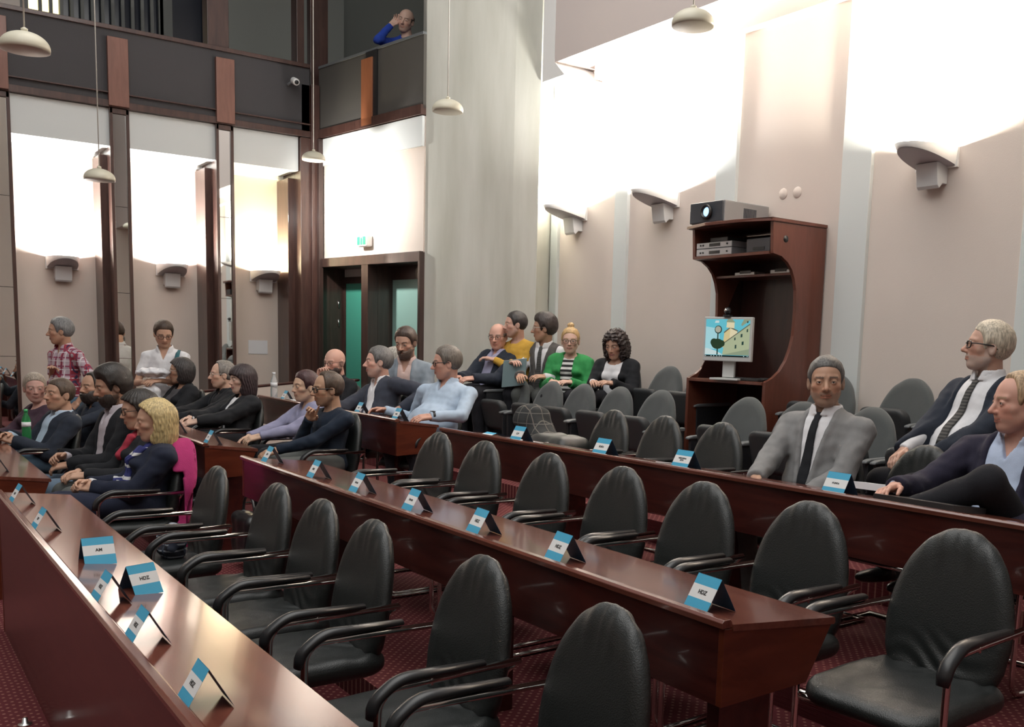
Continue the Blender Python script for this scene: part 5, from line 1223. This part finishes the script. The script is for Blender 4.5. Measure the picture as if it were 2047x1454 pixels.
# pink jacket over the chair back of the blonde woman
def pink(P):
    x = P[:, 0] + .255 + (P[:, 2] - .62) * .17 ; y = P[:, 1]; z = P[:, 2]
    e = np.sqrt((y / (.238 + .03 * np.clip((.8 - z), 0, 1))) ** 2 + (np.maximum(z - .62, 0) / .315) ** 2) * .23 - .23
    shell = smax(np.abs(np.abs(x + .01) - .062) - .010, e, .03)
    shell = np.minimum(shell, smax(np.abs(e + .004) - .012, np.abs(x) - .064, .02)) + .007 * np.sin(y * 45 + 3 * np.sin(z * 9)) * np.clip((.85 - z) * 5, 0, 1)
    shell = smax(shell, -(x - .02) * 1.0 - .2, .01)
    front = np.where(x > 0.0, .80 - z + np.abs(y) * -.2, .26 - z); 
    return smax(shell, front, .02)
o = netobj('jacket', pink, (-.48, -.32, .2), (.0, .32, 1.0), .009, cloth('magenta_wool', (.36, .028, .13), bump=.6, scale=150)); PJ = o; o.rotation_euler = (0, 0, PI)
tag(o, 'magenta pink jacket hanging over the chair back behind the blonde woman', 'jacket')
# dark plaid coat thrown over a seat, with a black seat surface beyond it
def coat(P):
    d = ell(P, (0, 0, .10), (.14, .15, .11)); d = smin(d, ell(P, (.02, -.15, -.03), (.13, .14, .10)), .08); return d + .018 * wob(P, 13) + .006 * wob(P, 34)
o = netobj('coat', coat, (-.35, -.55, -.3), (.4, .45, .45), .012, COATM); o.location = (4.12, 6.36, .93); tag(o, 'dark plaid coat thrown over a chair to the right of the man in light blue', 'coat')
def seat_top(P): return sbox(P, (0, 0, 0), (.14, .24, .10), .07) + .010 * wob(P, 18)  # rounded block standing in for a chair seat glimpsed low
o = netobj('leather_seat_top', seat_top, (-.3, -.4, -.2), (.3, .4, .2), .012, M['leather']); o.location = (3.98, 5.78, .86); tag(o, 'black leather seat surface low in the row to the right of the plaid coat', 'bag')
def hbag(P): 
    d = sbox(P, (0, 0, .20), (.07, .17, .16), .05) + .008 * wob(P, 20); a_ = P.copy(); r_ = np.sqrt(P[:, 1] ** 2 + (P[:, 2] - .36) ** 2); hd = np.sqrt((r_ - .11) ** 2 + P[:, 0] ** 2) - .010; return smin(d, hd, .01)
o = netobj('handbag', hbag, (-.15, -.25, -.02), (.15, .25, .52), .009, M['black']); o.location = (1.93, 6.22, .12); tag(o, 'black handbag on the floor in the gap between the two middle desks', 'bag')
def pouch(P): return ell(P, (0, 0, .10), (.07, .09, .10)) + .014 * wob(P, 45)
o = netobj('patterned_bag', pouch, (-.12, -.15, -.02), (.12, .15, .24), .007, stripes('dark_floral', (.02, .02, .03), [('Z', 30, .25, (.30, .32, .36), 0), ('Y', 26, .2, (.05, .06, .09), .3)])); o.location = (1.22, 5.18, .44); tag(o, 'small dark patterned bag lying on the far empty chair of the near row', 'bag')

# ------------------------------------------------------------------ the seats people sit on
CHG = 'black leather chairs carrying people'
SHORT = {'blonde woman': '', 'woman with round': 'woman with round dark glasses', 'dark-haired bearded': 'dark-haired man in a pale pink shirt', 'man in a dark blue jacket': 'man holding a phone', 'woman with short fair': 'woman with short fair hair', 'woman with a dark bob': 'woman with a dark bob',
    'older grey': 'older man with thin glasses', 'woman with long dark': 'woman in the black blazer', 'person with short': 'person in the lilac shirt', 'man in a navy sweater': 'man in the navy sweater', 'bald bearded': 'bald bearded man', 'laughing grey': 'laughing man in the slate suit', 'heavy man': 'heavy man in light blue',
    'seated man in a grey': 'man in the grey suit', 'man with thinning': 'man with the raised knee', 'bald man with': 'bald man at the left end of the back row', 'man in a mustard': 'man in the yellow sweater', 'man in a white': 'man in the grey waistcoat', 'fair-haired': 'woman in the green cardigan', 'woman with dark curly': 'woman with dark curly hair', 'white-haired': 'white-haired man in the navy suit'}
for lab_, (dx, a_) in {
    'blonde woman': (.10, 180), 'woman with round': (.08, 180), 'dark-haired bearded': (.08, 182), 'man in a dark blue jacket': (.08, 182), 'woman with short fair': (.08, 184), 'woman with a dark bob': (.08, 184), 'older grey': (.08, 182), 'woman with long dark': (.09, 184),
    'person with short': (.08, 182), 'man in a navy sweater': (.09, 182), 'bald bearded': (.08, 184), 'laughing grey': (.09, 184), 'heavy man': (.13, 190), 'seated man in a grey': (.09, 184), 'man with thinning': (.10, 182)}.items():
    q_ = [o_ for o_ in PEOPLE if o_[0].startswith(lab_)][0]; pp = q_[1]; ar = math.radians(a_)
    x_ = pp.org[0] + math.cos(ar) * dx; y_ = pp.org[1] + math.sin(ar) * dx
    put(PROTO, x_, y_, pp.floor, a_, 'black leather chair under the ' + SHORT[lab_] if lab_ != 'blonde woman' else 'black leather chair with a pink jacket hung over its back', CHG)
    if lab_ == 'blonde woman': PJ.location = (x_, y_, 0)
rmtree(PROTO)
SD = make_seat(True)
for lab_ in ('bald man with', 'man in a mustard', 'man in a white', 'fair-haired', 'woman with dark curly', 'white-haired'):
    q_ = [o_ for o_ in PEOPLE if o_[0].startswith(lab_)][0]; pp = q_[1]
    put(SD, pp.org[0] + .02 if lab_ != 'white-haired' else pp.org[0] - .05, pp.org[1], pp.floor, 182, 'theatre seat under the ' + SHORT[lab_], 'theatre seats carrying people')
rmtree(SD)
